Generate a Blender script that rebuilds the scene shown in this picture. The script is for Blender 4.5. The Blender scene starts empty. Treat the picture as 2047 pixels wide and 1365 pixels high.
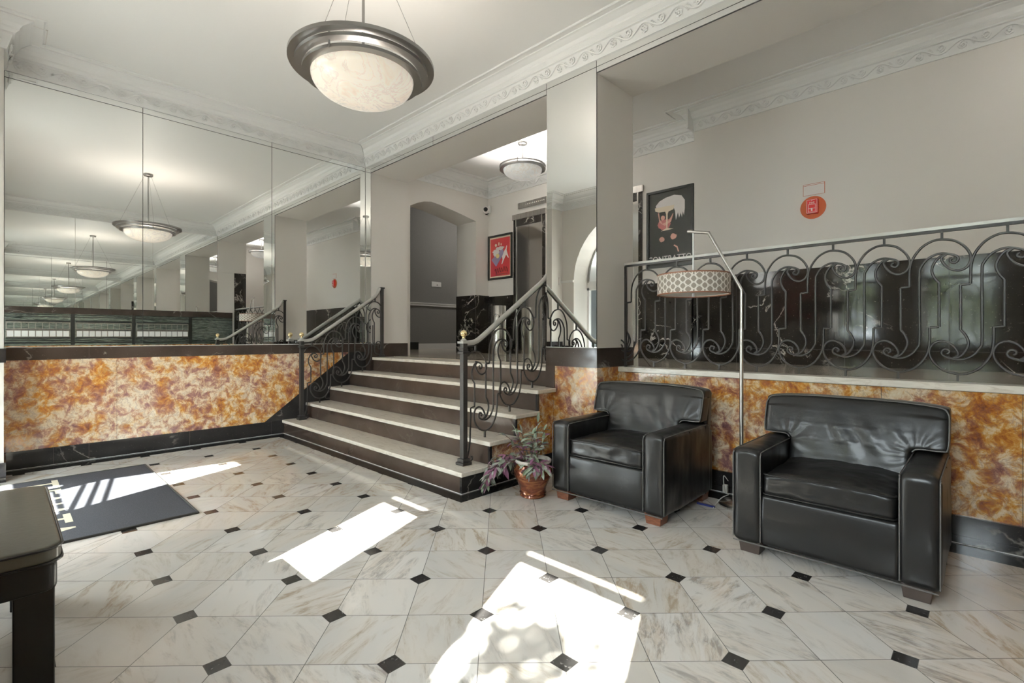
import bpy, bmesh, math, random
from mathutils import Vector, Matrix, noise
random.seed(7)
PI = math.pi
SC = bpy.context.scene
COL = SC.collection
# ------------------------------------------------------------------ camera
YAW = 0.0135
cam_d = bpy.data.cameras.new('camera'); cam = bpy.data.objects.new('camera', cam_d); COL.objects.link(cam)
cam.location = (6.024, -3.419, 1.154)
cam.rotation_euler = (PI/2, 0, PI/4 - YAW)
cam_d.sensor_width = 36; cam_d.lens = 986/2047*36
cam_d.shift_x = 5.5/2047; cam_d.shift_y = -10.4/2047
cam_d.clip_start = 0.02; cam_d.clip_end = 200
SC.camera = cam
# ------------------------------------------------------------------ world, sun, exposure
SC.view_settings.view_transform = 'Standard'; SC.view_settings.look = 'None'
SC.view_settings.gamma = 1; SC.view_settings.use_curve_mapping = False
SC.view_settings.exposure = 0.70
SC.cycles.use_denoising = True
SC.cycles.max_bounces = 14; SC.cycles.diffuse_bounces = 6; SC.cycles.glossy_bounces = 14
SC.cycles.transmission_bounces = 8; SC.cycles.transparent_max_bounces = 12
SC.cycles.sample_clamp_indirect = 4.0; SC.cycles.blur_glossy = 1.0
wd = bpy.data.worlds.new('world'); SC.world = wd; wd.use_nodes = True
bg = wd.node_tree.nodes['Background']; bg.inputs['Color'].default_value = (0.86, 0.93, 1.0, 1); bg.inputs['Strength'].default_value = 24.0
sd = bpy.data.lights.new('sun', 'SUN'); sd.energy = 84.0; sd.angle = math.radians(0.55); sd.color = (1, 0.97, 0.92)
so = bpy.data.objects.new('sun', sd); COL.objects.link(so); so.location = (9, -10, 9)
ALT = math.radians(39.5)
sdir = Vector((-0.385*math.cos(ALT), 0.923*math.cos(ALT), -math.sin(ALT)))
so.rotation_euler = sdir.to_track_quat('-Z', 'Y').to_euler()

def portal(x, y, z, sx, sz):
    l = bpy.data.lights.new('window_portal', 'AREA'); l.shape = 'RECTANGLE'; l.size = sx; l.size_y = sz
    l.cycles.is_portal = True
    o = bpy.data.objects.new('window_portal', l); COL.objects.link(o); o.location = (x, y, z)
    o.rotation_euler = (PI/2, 0, PI)      # faces +Y
    o.rotation_euler = Vector((0, 1, 0)).to_track_quat('-Z', 'Z').to_euler()
portal(4.17, -4.22, 1.76, .66, 1.5); portal(5.6, -4.22, 1.76, .82, 1.5); portal(1.42, -4.22, 1.05, 1.56, 2.0)

# ------------------------------------------------------------------ node helpers
class NT:
    def __init__(s, name):
        s.mt = bpy.data.materials.new(name); s.mt.use_nodes = True; s.t = s.mt.node_tree; s.n = s.t.nodes
        s.b = s.n['Principled BSDF']
        s.tc = s.n.new('ShaderNodeTexCoord')
    def pos(s): return s.tc.outputs['Object']
    def lk(s, a, b): s.t.links.new(a, b)
    def inp(s, sock, v):
        if v is None: return
        if isinstance(v, bpy.types.NodeSocket): s.lk(v, sock)
        else: sock.default_value = v
    def m(s, op, a, b=None, c=None):
        n = s.n.new('ShaderNodeMath'); n.operation = op
        s.inp(n.inputs[0], a); s.inp(n.inputs[1], b); s.inp(n.inputs[2], c); return n.outputs[0]
    def xyz(s, v=None):
        n = s.n.new('ShaderNodeSeparateXYZ'); s.lk(v or s.pos(), n.inputs[0]); return n.outputs
    def comb(s, x, y, z):
        n = s.n.new('ShaderNodeCombineXYZ')
        for i, v in enumerate((x, y, z)): s.inp(n.inputs[i], v)
        return n.outputs[0]
    def map(s, v, sc=(1, 1, 1), rot=(0, 0, 0), loc=(0, 0, 0)):
        n = s.n.new('ShaderNodeMapping'); s.lk(v, n.inputs[0]); n.inputs['Scale'].default_value = sc
        n.inputs['Rotation'].default_value = rot; n.inputs['Location'].default_value = loc; return n.outputs[0]
    def noise(s, v=None, scale=5, detail=4, rough=.5, dist=0):
        n = s.n.new('ShaderNodeTexNoise'); s.lk(v or s.pos(), n.inputs['Vector']); n.inputs['Scale'].default_value = scale
        n.inputs['Detail'].default_value = detail; n.inputs['Roughness'].default_value = rough; n.inputs['Distortion'].default_value = dist
        return n.outputs['Fac']
    def voro(s, v=None, scale=5, feat='F1', out='Distance'):
        n = s.n.new('ShaderNodeTexVoronoi'); s.lk(v or s.pos(), n.inputs['Vector']); n.inputs['Scale'].default_value = scale; n.feature = feat
        return n.outputs[out]
    def white(s, v):
        n = s.n.new('ShaderNodeTexWhiteNoise'); s.lk(v, n.inputs['Vector']); return n.outputs
    def ramp(s, f, stops, interp='LINEAR'):
        n = s.n.new('ShaderNodeValToRGB'); s.lk(f, n.inputs[0]); cr = n.color_ramp; cr.interpolation = interp
        while len(cr.elements) > 1: cr.elements.remove(cr.elements[-1])
        for i, (p, c) in enumerate(stops):
            e = cr.elements[0] if i == 0 else cr.elements.new(p)
            e.position = p; e.color = (c, c, c, 1) if not hasattr(c, '__len__') else (*c, 1)
        return n.outputs[0]
    def mix(s, f, a, b):
        n = s.n.new('ShaderNodeMix'); n.data_type = 'RGBA'
        s.inp(n.inputs[0], f)
        for k, v in ((6, a), (7, b)):
            if isinstance(v, tuple): v = (*v, 1)
            s.inp(n.inputs[k], v)
        return n.outputs[2]
    def set(s, col=None, rough=.5, metal=0, spec=.5, coat=0, emis=None, es=0, bump=None, bs=.2, bd=.01):
        b = s.b
        if isinstance(col, tuple): b.inputs['Base Color'].default_value = (*col, 1)
        elif col is not None: s.lk(col, b.inputs['Base Color'])
        s.inp(b.inputs['Roughness'], rough); b.inputs['Metallic'].default_value = metal
        b.inputs['Specular IOR Level'].default_value = spec; b.inputs['Coat Weight'].default_value = coat
        if emis is not None:
            if isinstance(emis, tuple): b.inputs['Emission Color'].default_value = (*emis, 1)
            else: s.lk(emis, b.inputs['Emission Color'])
            b.inputs['Emission Strength'].default_value = es
        if bump is not None:
            n = s.n.new('ShaderNodeBump'); n.inputs['Strength'].default_value = bs; n.inputs['Distance'].default_value = bd
            s.lk(bump, n.inputs['Height']); s.lk(n.outputs[0], b.inputs['Normal'])
        return s.mt
def simple(name, col, rough=.5, metal=0, **k):
    return NT(name).set(col, rough, metal, **k)

M = {}
M['paint'] = simple('wall_paint', (.69, .66, .622), .6)
M['ceil'] = simple('ceiling_paint', (.80, .795, .78), .6)
M['plaster'] = simple('cornice_plaster', (.78, .78, .77), .55)
M['greywall'] = NT('grey_fabric_wall')
_n = M['greywall']; M['greywall'] = _n.set(_n.ramp(_n.noise(_n.map(_n.pos(), (6, 6, 60)), 8, 3), [(.3, (.21, .205, .195)), (.7, (.27, .265, .25))]), .8)
M['mirror'] = simple('mirror_glass', (.925, .940, .926), 0.0, 1)
M['seam'] = simple('mirror_seam', (.03, .03, .03), .5)
M['iron'] = NT('wrought_iron'); _n = M['iron']; M['iron'] = _n.set((.040, .037, .035), .36, .3, bump=_n.noise(None, 90, 3), bs=.5, bd=.003)
M['railgrey'] = simple('polished_grey_rail', (.50, .49, .46), .3, .25)
M['steel'] = NT('brushed_steel'); _n = M['steel']; M['steel'] = _n.set(_n.ramp(_n.noise(_n.map(_n.pos(), (1, 1, .02)), 90, 2), [(.3, (.42, .41, .39)), (.7, (.62, .6, .57))]), .26, 1)
M['nickel'] = simple('brushed_nickel', (.36, .355, .345), .34, 1)
M['lampsteel'] = simple('lamp_pole_steel', (.50, .48, .45), .38, 1)
M['polsteel'] = simple('polished_elevator_steel', (.72, .72, .70), .09, 1)
M['brass'] = simple('polished_brass', (.85, .68, .38), .18, 1)
M['white'] = simple('white_paint', (.78, .77, .75), .4)
M['blackp'] = simple('black_frame', (.02, .022, .02), .35)
M['darkwood'] = simple('dark_wood', (.05, .035, .028), .4)
_n = NT('brown_wood'); M['brownwood'] = _n.set(_n.ramp(_n.noise(_n.map(_n.pos(), (4, 30, 30)), 6, 5), [(.3, (.10, .032, .015)), (.7, (.24, .085, .04))]), .4)

def floor_marble():
    n = NT('marble_floor_tiles'); x, y, z = n.xyz(); S = .3048
    a = n.m('SUBTRACT', x, 4.946); b = n.m('ADD', y, 2.032)
    u = n.m('MULTIPLY', n.m('ADD', a, b), .70711/S); v = n.m('MULTIPLY', n.m('SUBTRACT', b, a), .70711/S)
    iu = n.m('ROUND', u); iv = n.m('ROUND', v)
    du = n.m('ABSOLUTE', n.m('SUBTRACT', u, iu)); dv = n.m('ABSOLUTE', n.m('SUBTRACT', v, iv))
    par = n.m('PINGPONG', n.m('ADD', iu, iv), 1.0)
    even = n.m('LESS_THAN', par, .5)
    dot = n.m('MULTIPLY', even, n.m('LESS_THAN', n.m('ADD', du, dv), .172))
    dotin = n.m('MULTIPLY', even, n.m('LESS_THAN', n.m('ADD', du, dv), .165))
    joint = n.m('LESS_THAN', n.m('MINIMUM', du, dv), .0048)
    cid = n.comb(n.m('FLOOR', u), n.m('FLOOR', v), 0.0)
    wn = n.white(cid)
    cr, cg, cb = n.xyz(wn['Color'])
    ang = n.m('MULTIPLY', n.m('FLOOR', n.m('MULTIPLY', cr, 4)), .55)
    # rotate coordinates per tile
    ca = n.m('COSINE', ang); sa = n.m('SINE', ang)
    rx = n.m('SUBTRACT', n.m('MULTIPLY', x, ca), n.m('MULTIPLY', y, sa)); ry = n.m('ADD', n.m('MULTIPLY', x, sa), n.m('MULTIPLY', y, ca))
    pv = n.comb(n.m('ADD', n.m('MULTIPLY', rx, 1.0), n.m('MULTIPLY', cg, 40)), n.m('ADD', n.m('MULTIPLY', ry, 3.6), n.m('MULTIPLY', cb, 40)), cr)
    n1 = n.noise(pv, 3.2, 8, .62, .9)
    vein = n.ramp(n1, [(.0, 0.0), (.47, 0.0), (.55, .45), (.60, 1.0), (.68, .4), (1, .2)])
    n2 = n.noise(pv, 9, 6, .7, .6)
    fine = n.ramp(n2, [(.45, 0.0), (.6, 1.0)])
    tv = n.m('ADD', .25, n.m('MULTIPLY', n.m('POWER', cb, 1.3), 1.2))
    vein = n.m('MULTIPLY', vein, tv)
    base = n.mix(cg, (.53, .51, .475), (.64, .625, .60))
    base = n.mix(n.ramp(n.noise(pv, 1.6, 3), [(.35, 0.0), (.7, .6)]), base, (.68, .62, .545))
    tint = n.mix(n.m('GREATER_THAN', cg, .5), (.30, .235, .16), (.19, .195, .21))
    base = n.mix(n.m('MULTIPLY', vein, n.m('MULTIPLY', fine, 1.0)), base, tint)
    base = n.mix(n.m('MULTIPLY', vein, .45), base, (.50, .42, .33))
    base = n.mix(joint, base, (.16, .15, .14))
    bk = n.mix(n.ramp(n.noise(None, 60, 3, .6), [(.62, 0.0), (.72, .6)]), (.028, .026, .025), (.35, .34, .32))
    base = n.mix(dot, base, (.12, .11, .10)); base = n.mix(dotin, base, bk)
    # black border strips along the walls
    bd = n.m('LESS_THAN', x, .19)
    bs = n.m('MULTIPLY', n.m('GREATER_THAN', y, -1.20), n.m('LESS_THAN', x, 3.40))
    br = n.m('GREATER_THAN', y, .122)
    bp = n.m('MULTIPLY', n.m('GREATER_THAN', y, -.12), n.m('LESS_THAN', x, 3.82))
    bord = n.m('MAXIMUM', n.m('MAXIMUM', bd, bs), n.m('MAXIMUM', br, bp))
    base = n.mix(bord, base, (.022, .021, .020))
    return n.set(base, .09, 0, spec=.5)
M['floor'] = floor_marble()

def hall_marble():
    n = NT('hall_floor_marble'); x, y, z = n.xyz()
    f = n.noise(n.map(n.pos(), (1.2, 5, 1), rot=(0, 0, .2)), 4, 7, .6, .5)
    base = n.ramp(f, [(.3, (.46, .41, .335)), (.55, (.56, .505, .42)), (.7, (.40, .36, .30))])
    jx = n.m('LESS_THAN', n.m('ABSOLUTE', n.m('SUBTRACT', n.m('FRACT', n.m('MULTIPLY', n.m('ADD', x, n.m('MULTIPLY', y, .6)), 1.3)), .5)), .006)
    ln = n.m('LESS_THAN', n.m('ABSOLUTE', n.m('SUBTRACT', y, .50)), .022)
    base = n.mix(jx, base, (.1, .09, .08)); base = n.mix(ln, base, (.02, .018, .016))
    return n.set(base, .12, 0, spec=.6)
M['hallfloor'] = hall_marble()

def tread_marble():
    n = NT('cream_tread_marble')
    f = n.noise(n.map(n.pos(), (1, 4, 4), rot=(0, 0, .5)), 5, 8, .65, .8)
    return n.set(n.ramp(f, [(.3, (.66, .60, .52)), (.52, (.76, .71, .63)), (.62, (.60, .54, .46)), (.7, (.76, .71, .63))]), .25)
M['tread'] = tread_marble()

def orange_marble():
    n = NT('orange_onyx_marble')
    p = n.map(n.pos(), (1.3, 1.3, 1.3), rot=(.2, .35, .3))
    big = n.noise(p, 2.6, 4, .55, .3)
    a = n.noise(p, 10.5, 12, .70, .5)
    b = n.noise(n.map(p, (1, 1, 1), loc=(7, 3, 1)), 2.2, 5, .6, .3)
    k = n.m('ADD', n.m('MULTIPLY', a, .78), n.m('MULTIPLY', big, .22))
    c1 = n.ramp(k, [(.36, (.14, .06, .065)), (.43, (.28, .14, .13)), (.475, (.44, .24, .17)), (.505, (.62, .42, .27)), (.545, (.74, .60, .43)), (.66, (.82, .74, .60))])
    c2 = n.ramp(k, [(.35, (.18, .05, .02)), (.42, (.38, .13, .03)), (.475, (.56, .24, .04)), (.515, (.64, .36, .11)), (.55, (.74, .55, .33)), (.66, (.83, .73, .55))])
    base = n.mix(n.ramp(b, [(.43, 0.0), (.55, 1.0)]), c1, c2)
    v = n.noise(n.map(p, (1, 1, 1), loc=(2, 9, 4)), 7, 12, .72, .5)
    vein = n.ramp(v, [(.465, 0.0), (.5, 1.0), (.535, 0.0)])
    base = n.mix(n.m('MULTIPLY', vein, .5), base, (.20, .09, .09))
    base = n.mix(.10, base, (.1, .06, .04))
    return n.set(base, .11, 0, spec=.5)
M['orange'] = orange_marble()

def black_marble(name, base, vein=(.62, .58, .52), amt=.8, rough=.08, vs=1.4):
    n = NT(name)
    a = n.noise(n.map(n.pos(), (1, 1, 1.3), rot=(.3, .5, .2)), vs, 6, .55, .6)
    v = n.ramp(a, [(.490, 0.0), (.5, 1.0), (.510, 0.0)])
    msk = n.ramp(n.noise(n.map(n.pos(), loc=(5, 5, 5)), 2.2, 2), [(.50, 0.0), (.60, 1.0)])
    fl = n.ramp(n.noise(None, 75, 3, .7), [(.66, 0.0), (.72, .5)])
    cl = n.ramp(n.noise(None, 3, 6, .6), [(.3, 0.0), (.7, 1.0)])
    c = n.mix(cl, base, tuple(k*1.9+.004 for k in base))
    c = n.mix(n.m('MULTIPLY', fl, amt), c, vein)
    c = n.mix(n.m('MULTIPLY', n.m('MULTIPLY', v, msk), amt), c, vein)
    return n.set(c, rough, 0, spec=.42)
M['bmarble'] = black_marble('black_veined_marble', (.012, .010, .008), amt=1.0, vs=2.0)
M['brmarble'] = black_marble('dark_brown_marble', (.030, .022, .018), amt=.4, rough=.12)
M['riser'] = black_marble('brown_riser_marble', (.040, .028, .022), amt=.05, rough=.14)
M['basem'] = black_marble('black_base_marble', (.014, .013, .013), amt=.35, rough=.1)
def leather(name, base, rough):
    n = NT(name)
    w = n.noise(None, 34, 3, .55, 0); f = n.voro(None, 420)
    h = w
    r = rough+.03; c = tuple(k*1.25 for k in base)
    return n.set(c, r, 0, spec=.36, coat=.06, bump=h, bs=.12, bd=.006)
M['leather'] = leather('black_leather', (.008, .0078, .0076), .30)
M['piping'] = simple('worn_piping', (.10, .095, .09), .5)
M['benchleather'] = leather('grey_green_leather', (.075, .073, .056), .30)
n_ = NT('copper_glaze'); c_ = n_.noise(n_.map(n_.pos(), (1, 1, 3)), 9, 4, .6, .8)
M['copper'] = n_.set(n_.ramp(c_, [(.3, (.07, .018, .012)), (.5, (.19, .055, .028)), (.62, (.36, .15, .055)), (.72, (.13, .04, .022))]), .14, .35, spec=.6)
M['potrim'] = simple('pot_rim_white', (.62, .57, .52), .35)
M['soil'] = simple('soil', (.03, .022, .016), .9)
n_ = NT('spiderwort_leaf'); r_ = n_.n.new('ShaderNodeObjectInfo')
geo = n_.n.new('ShaderNodeNewGeometry')
M['leaf'] = n_.set(n_.ramp(n_.noise(None, 14, 2), [(.3, (.09, .14, .06)), (.5, (.22, .27, .20)), (.6, (.32, .34, .30)), (.68, (.26, .12, .20))]), .4)
M['leaf2'] = simple('purple_leaf', (.17, .065, .12), .45)
M['stem'] = simple('plant_stem', (.10, .06, .04), .6)
n_ = NT('grey_loop_mat'); M['mat'] = n_.set(n_.ramp(n_.noise(None, 220, 2), [(.35, (.022, .023, .029)), (.65, (.052, .054, .064))]), .95)
M['matedge'] = simple('mat_rubber_edge', (.03, .03, .028), .6)
M['matletter'] = simple('mat_letter_cream', (.52, .47, .36), .9)
def alabaster(name, c1, c2, es):
    n = NT(name)
    f = n.noise(n.map(n.pos(), (2, 2, 2)), 2.2, 6, .6, 1.6)
    col = n.ramp(f, [(.3, tuple(k*.86 for k in c1)), (.47, c2), (.505, (.78, .73, .66)), (.53, c2), (.8, c1)])
    return n.set(col, .12, 0, spec=.6, emis=col, es=es)
M['bowl'] = alabaster('lit_alabaster', (.95, .84, .70), (1.0, .90, .78), .22)
M['bowl2'] = alabaster('white_alabaster', (.80, .80, .77), (.86, .86, .84), .16)
M['orangedisc'] = simple('orange_red_disc', (.46, .095, .025), .6)
M['red'] = simple('alarm_red', (.55, .02, .02), .3)
M['lampinner'] = simple('shade_lining', (.80, .77, .72), .7)
M['shadetrim'] = simple('brown_shade_trim', (.20, .075, .035), .6)
def shade():
    n = NT('lattice_shade_fabric'); x, y, z = n.xyz()
    a = n.m('MULTIPLY', n.m('ARCTAN2', y, x), 22/(2*PI)); 
    v = n.m('DIVIDE', n.m('SUBTRACT', z, .0), .142)      # 0..1
    t = n.m('MULTIPLY', v, 3*PI)
    s = n.m('MULTIPLY', n.m('SINE', t), .34)
    fa = n.m('SUBTRACT', n.m('FRACT', a), .5)
    d1 = n.m('ABSOLUTE', n.m('SUBTRACT', n.m('ABSOLUTE', fa), n.m('ABSOLUTE', s)))
    s2 = n.m('ABSOLUTE', n.m('MULTIPLY', n.m('COSINE', t), .30))
    fb = n.m('ABSOLUTE', n.m('SUBTRACT', n.m('FRACT', n.m('ADD', a, .5)), .5))
    d2 = n.m('ABSOLUTE', n.m('SUBTRACT', fb, s2))
    edge = n.m('GREATER_THAN', n.m('ABSOLUTE', n.m('SUBTRACT', v, .5)), .36)
    bars = n.m('MULTIPLY', edge, n.m('LESS_THAN', n.m('ABSOLUTE', n.m('SUBTRACT', fb, .13)), .055))
    mid = n.m('SUBTRACT', 1.0, edge)
    l = n.m('MAXIMUM', n.m('MAXIMUM', n.m('LESS_THAN', d1, .065), n.m('MULTIPLY', mid, n.m('LESS_THAN', d2, .06))), bars)
    return n.set(n.mix(l, (.235, .20, .165), (.66, .62, .56)), .8)
M['shade'] = shade()
def pane_glass():
    n = NT('window_glass'); n.n.remove(n.b); tr = n.n.new('ShaderNodeBsdfTransparent'); tr.inputs[0].default_value = (.96, .98, .97, 1)
    gl = n.n.new('ShaderNodeBsdfGlossy'); gl.inputs['Roughness'].default_value = 0
    mx = n.n.new('ShaderNodeMixShader'); mx.inputs[0].default_value = .06; n.lk(tr.outputs[0], mx.inputs[1]); n.lk(gl.outputs[0], mx.inputs[2])
    n.lk(mx.outputs[0], n.n['Material Output'].inputs['Surface']); return n.mt
M['glass'] = pane_glass()
M['posterblack'] = simple('poster_dark_ground', (.035, .037, .032), .2, spec=.6)
M['posterred'] = NT('poster_red'); _n = M['posterred']; M['posterred'] = _n.set(_n.ramp(_n.noise(None, 3, 2), [(.35, (.45, .05, .035)), (.65, (.36, .025, .04))]), .35)
M['foam'] = simple('poster_foam_white', (.72, .68, .66), .5)
M['cream'] = simple('poster_cream', (.72, .62, .48), .5)
M['pink'] = simple('poster_pink', (.42, .13, .13), .5)
M['skin'] = simple('poster_peach', (.60, .33, .26), .5)
M['lilac'] = simple('poster_lilac', (.27, .24, .38), .5)
M['yellow'] = simple('poster_yellow', (.72, .60, .25), .5)
M['lens'] = simple('camera_lens', (.01, .01, .01), .1)
M['green'] = NT('tree_leaf'); _n = M['green']; M['green'] = _n.set(_n.ramp(_n.noise(None, 3, 2), [(.3, (.04, .08, .02)), (.7, (.24, .26, .09))]), .6)
M['bark'] = simple('bark', (.09, .06, .04), .9)
M['ground'] = simple('pavement', (.32, .31, .29), .9)
M['blocker'] = simple('sun_blocker_cloth', (.07, .08, .09), .9)  # dark cloth of the added sun blocker outside the door
M['cord'] = simple('white_cord', (.55, .54, .50), .5)
M['blue'] = simple('blue_plastic', (.02, .03, .15), .35)
M['antique'] = NT('antique_glass'); _n = M['antique']; M['antique'] = _n.set(_n.ramp(_n.noise(_n.map(_n.pos(), (1, 1, 6)), 5, 6, .6, .8), [(.35, (.05, .07, .06)), (.5, (.30, .36, .32)), (.65, (.12, .14, .13))]), .12, .8, bump=_n.noise(_n.map(_n.pos(), (1, 1, 7)), 6, 4), bs=.6, bd=.02)

# ------------------------------------------------------------------ mesh helpers
def link(name, me, mat=None, parent=None, smooth=False):
    o = bpy.data.objects.new(name, me); COL.objects.link(o)
    if mat is not None: me.materials.append(mat)
    if parent is not None: o.parent = parent
    if smooth:
        for p in me.polygons: p.use_smooth = True
    return o
def mk(name, V, F, mat=None, parent=None, smooth=False):
    me = bpy.data.meshes.new(name); me.from_pydata([tuple(v) for v in V], [], F); me.validate(); me.update()
    return link(name, me, mat, parent, smooth)
class MB:
    def __init__(s): s.V = []; s.F = []
    def add(s, V, F):
        k = len(s.V); s.V += [tuple(v) for v in V]; s.F += [tuple(i+k for i in f) for f in F]; return s
    def box(s, x0, x1, y0, y1, z0, z1):
        V = [(x, y, z) for x in (x0, x1) for y in (y0, y1) for z in (z0, z1)]
        return s.add(V, [(0, 1, 3, 2), (4, 6, 7, 5), (0, 4, 5, 1), (2, 3, 7, 6), (0, 2, 6, 4), (1, 5, 7, 3)])
    def tube(s, P, r, n=6, closed=False, sq=None):
        P = [Vector(p) for p in P]; N = len(P); rings = []
        up0 = None
        for i, p in enumerate(P):
            a = P[(i-1) % N] if (closed or i > 0) else P[i]; b = P[(i+1) % N] if (closed or i < N-1) else P[i]
            t = (b-a).normalized() if (b-a).length > 1e-9 else Vector((0, 0, 1))
            if up0 is None:
                up0 = Vector((0, 0, 1)) if abs(t.z) < .9 else Vector((1, 0, 0))
                if sq: up0 = Vector(sq)
            s1 = t.cross(up0)
            if s1.length < 1e-6: s1 = t.orthogonal()
            s1.normalize(); u1 = s1.cross(t).normalized(); up0 = u1
            rr = r[i] if hasattr(r, '__len__') else r
            rings.append([p + s1*math.cos(2*PI*k/n+PI/n)*rr + u1*math.sin(2*PI*k/n+PI/n)*rr for k in range(n)])
        V = [v for ring in rings for v in ring]; F = []
        for i in range(N if closed else N-1):
            j = (i+1) % N
            for k in range(n):
                F.append((i*n+k, i*n+(k+1) % n, j*n+(k+1) % n, j*n+k))
        if not closed: F += [tuple(range(n))[::-1], tuple((N-1)*n+k for k in range(n))]
        return s.add(V, F)
    def lathe(s, prof, c=(0, 0, 0), n=40, close=False):
        V = []; F = []; m = len(prof)
        for i in range(n):
            a = 2*PI*i/n
            for r, z in prof: V.append((c[0]+r*math.cos(a), c[1]+r*math.sin(a), c[2]+z))
        for i in range(n):
            j = (i+1) % n
            for k in range(m-1 if not close else m):
                l = (k+1) % m
                F.append((i*m+k, j*m+k, j*m+l, i*m+l))
        return s.add(V, F)
    def prism(s, poly, ax, a0, a1):
        """extrude a 2D polygon; ax=axis index of extrusion; poly in the other two axes (in order)"""
        n = len(poly); V = []
        for a in (a0, a1):
            for p in poly:
                q = list(p); q.insert(ax, a); V.append(q)
        F = [tuple(range(n)), tuple(range(2*n-1, n-1, -1))]
        for i in range(n):
            j = (i+1) % n; F.append((i, i+n, j+n, j))
        return s.add(V, F)
    def ball(s, c, r, n=10, m=7, sc=(1, 1, 1)):
        V = []; F = []
        for i in range(m+1):
            t = PI*i/m
            for k in range(n):
                a = 2*PI*k/n; V.append((c[0]+r*sc[0]*math.sin(t)*math.cos(a), c[1]+r*sc[1]*math.sin(t)*math.sin(a), c[2]+r*sc[2]*math.cos(t)))
        for i in range(m):
            for k in range(n):
                F.append((i*n+k, (i+1)*n+k, (i+1)*n+(k+1) % n, i*n+(k+1) % n))
        return s.add(V, F)
    def build(s, name, mat=None, parent=None, smooth=False, bevel=0, seg=2):
        me = bpy.data.meshes.new(name); me.from_pydata(s.V, [], s.F); me.update()
        bm = bmesh.new(); bm.from_mesh(me); bmesh.ops.remove_doubles(bm, verts=bm.verts, dist=1e-6)
        bmesh.ops.recalc_face_normals(bm, faces=bm.faces); bm.to_mesh(me); bm.free()
        o = link(name, me, mat, parent, smooth)
        if bevel:
            b = o.modifiers.new('bevel', 'BEVEL'); b.width = bevel; b.segments = seg; b.limit_method = 'ANGLE'
        if smooth:
            me.set_sharp_from_angle(angle=math.radians(50))
        return o
def tag(o, label=None, cat=None, group=None, kind=None):
    if label: o['label'] = label
    if cat: o['category'] = cat
    if group: o['group'] = group
    if kind: o['kind'] = kind
    return o
def empty(name, loc, label=None, cat=None, group=None, rz=0):
    o = bpy.data.objects.new(name, None); COL.objects.link(o); o.location = loc; o.rotation_euler = (0, 0, rz); o.empty_display_size = .1
    return tag(o, label, cat, group)
def st(o, label=None, cat=None): return tag(o, label, cat, None, 'structure')
def B(name, b, mat, parent=None, bevel=0):
    m = MB(); m.box(*b); return m.build(name, mat, parent, bevel=bevel)
def catmull(P, k=6):
    P = [Vector(p) for p in P]; out = []
    for i in range(len(P)-1):
        p0 = P[max(i-1, 0)]; p1 = P[i]; p2 = P[i+1]; p3 = P[min(i+2, len(P)-1)]
        for j in range(k):
            t = j/k; out.append(.5*((2*p1)+(-p0+p2)*t+(2*p0-5*p1+4*p2-p3)*t*t+(-p0+3*p1-3*p2+p3)*t**3))
    out.append(P[-1]); return out
def text(name, body, size, mat, parent, M4, ext=.001, font_shear=0, align='CENTER'):
    c = bpy.data.curves.new(name, 'FONT'); c.body = body; c.size = size; c.extrude = ext; c.align_x = align; c.shear = font_shear
    o = bpy.data.objects.new(name, c); COL.objects.link(o)
    dg = bpy.context.evaluated_depsgraph_get(); me = bpy.data.meshes.new_from_object(o.evaluated_get(dg))
    bpy.data.objects.remove(o); bpy.data.curves.remove(c)
    me.transform(M4); me.materials.clear()
    return link(name, me, mat, parent)

# ------------------------------------------------------------------ setting constants
ZC = 3.65; ZF = .88; YF = -3.71; W = 6.55; YO = -4.25
COLX0, COLX1 = 3.169, 3.704; HEAD = 3.325; YD = .574; Y1, Y2 = 1.95, 2.20; JX = .128; ML = .012
# floors
st(B('floor', (-.05, W+.05, YO, .34, -.12, 0), M['floor']))
st(B('floor_upper_hall', (-2.7, 9.1, .35, 5.2, .70, ZF), M['hallfloor']))
# ceiling
st(B('ceiling', (-.1, W+.1, YF-.02, .02, ZC, ZC+.1), M['ceil']))
st(B('ceiling_upper_hall', (-.02, 9.0, .50, Y2+.05, ZC, ZC+.1), M['ceil']))
# thin bead moulding on ceilings
def bead(name, pts):
    m = MB(); m.tube([(x, y, ZC-.002) for x, y in pts], .011, 6, closed=True); return st(m.build(name, M['plaster']))
bead('trim_1', [(.23, -.23), (W-.23, -.23), (W-.23, YF+.23), (.67, YF+.23), (.67, YF+.53), (.23, YF+.53)])
m = MB(); m.tube([(8.9, Y1-.23, ZC-.002), (3.44, Y1-.23, ZC-.002), (3.44, Y2-.23, ZC-.002), (.30, Y2-.23, ZC-.002), (.30, .80, ZC-.002), (8.9, .80, ZC-.002)], .011, 6)
st(m.build('trim_2', M['plaster']))

# walls -------------------------------------------------------------
m = MB(); m.box(-.2, -.016, -3.75, .6, 0, ZC); m.box(-.2, JX, 0.0, YD, ZF, ZC);
st(m.build('wall_left', M['paint']))
# wall between lobby and upper hall: header and pier
m = MB(); m.box(0, 9.0, .004, YD, HEAD, ZC+.02); st(m.build('wall_header', M['paint']))
m = MB(); m.box(COLX0, COLX1, .004, YD, .0, HEAD); st(m.build('wall_column', M['paint']))
# right wall
st(B('wall_right', (W+.012, W+.2, YO, .6, 0, ZC), M['paint']))
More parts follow.
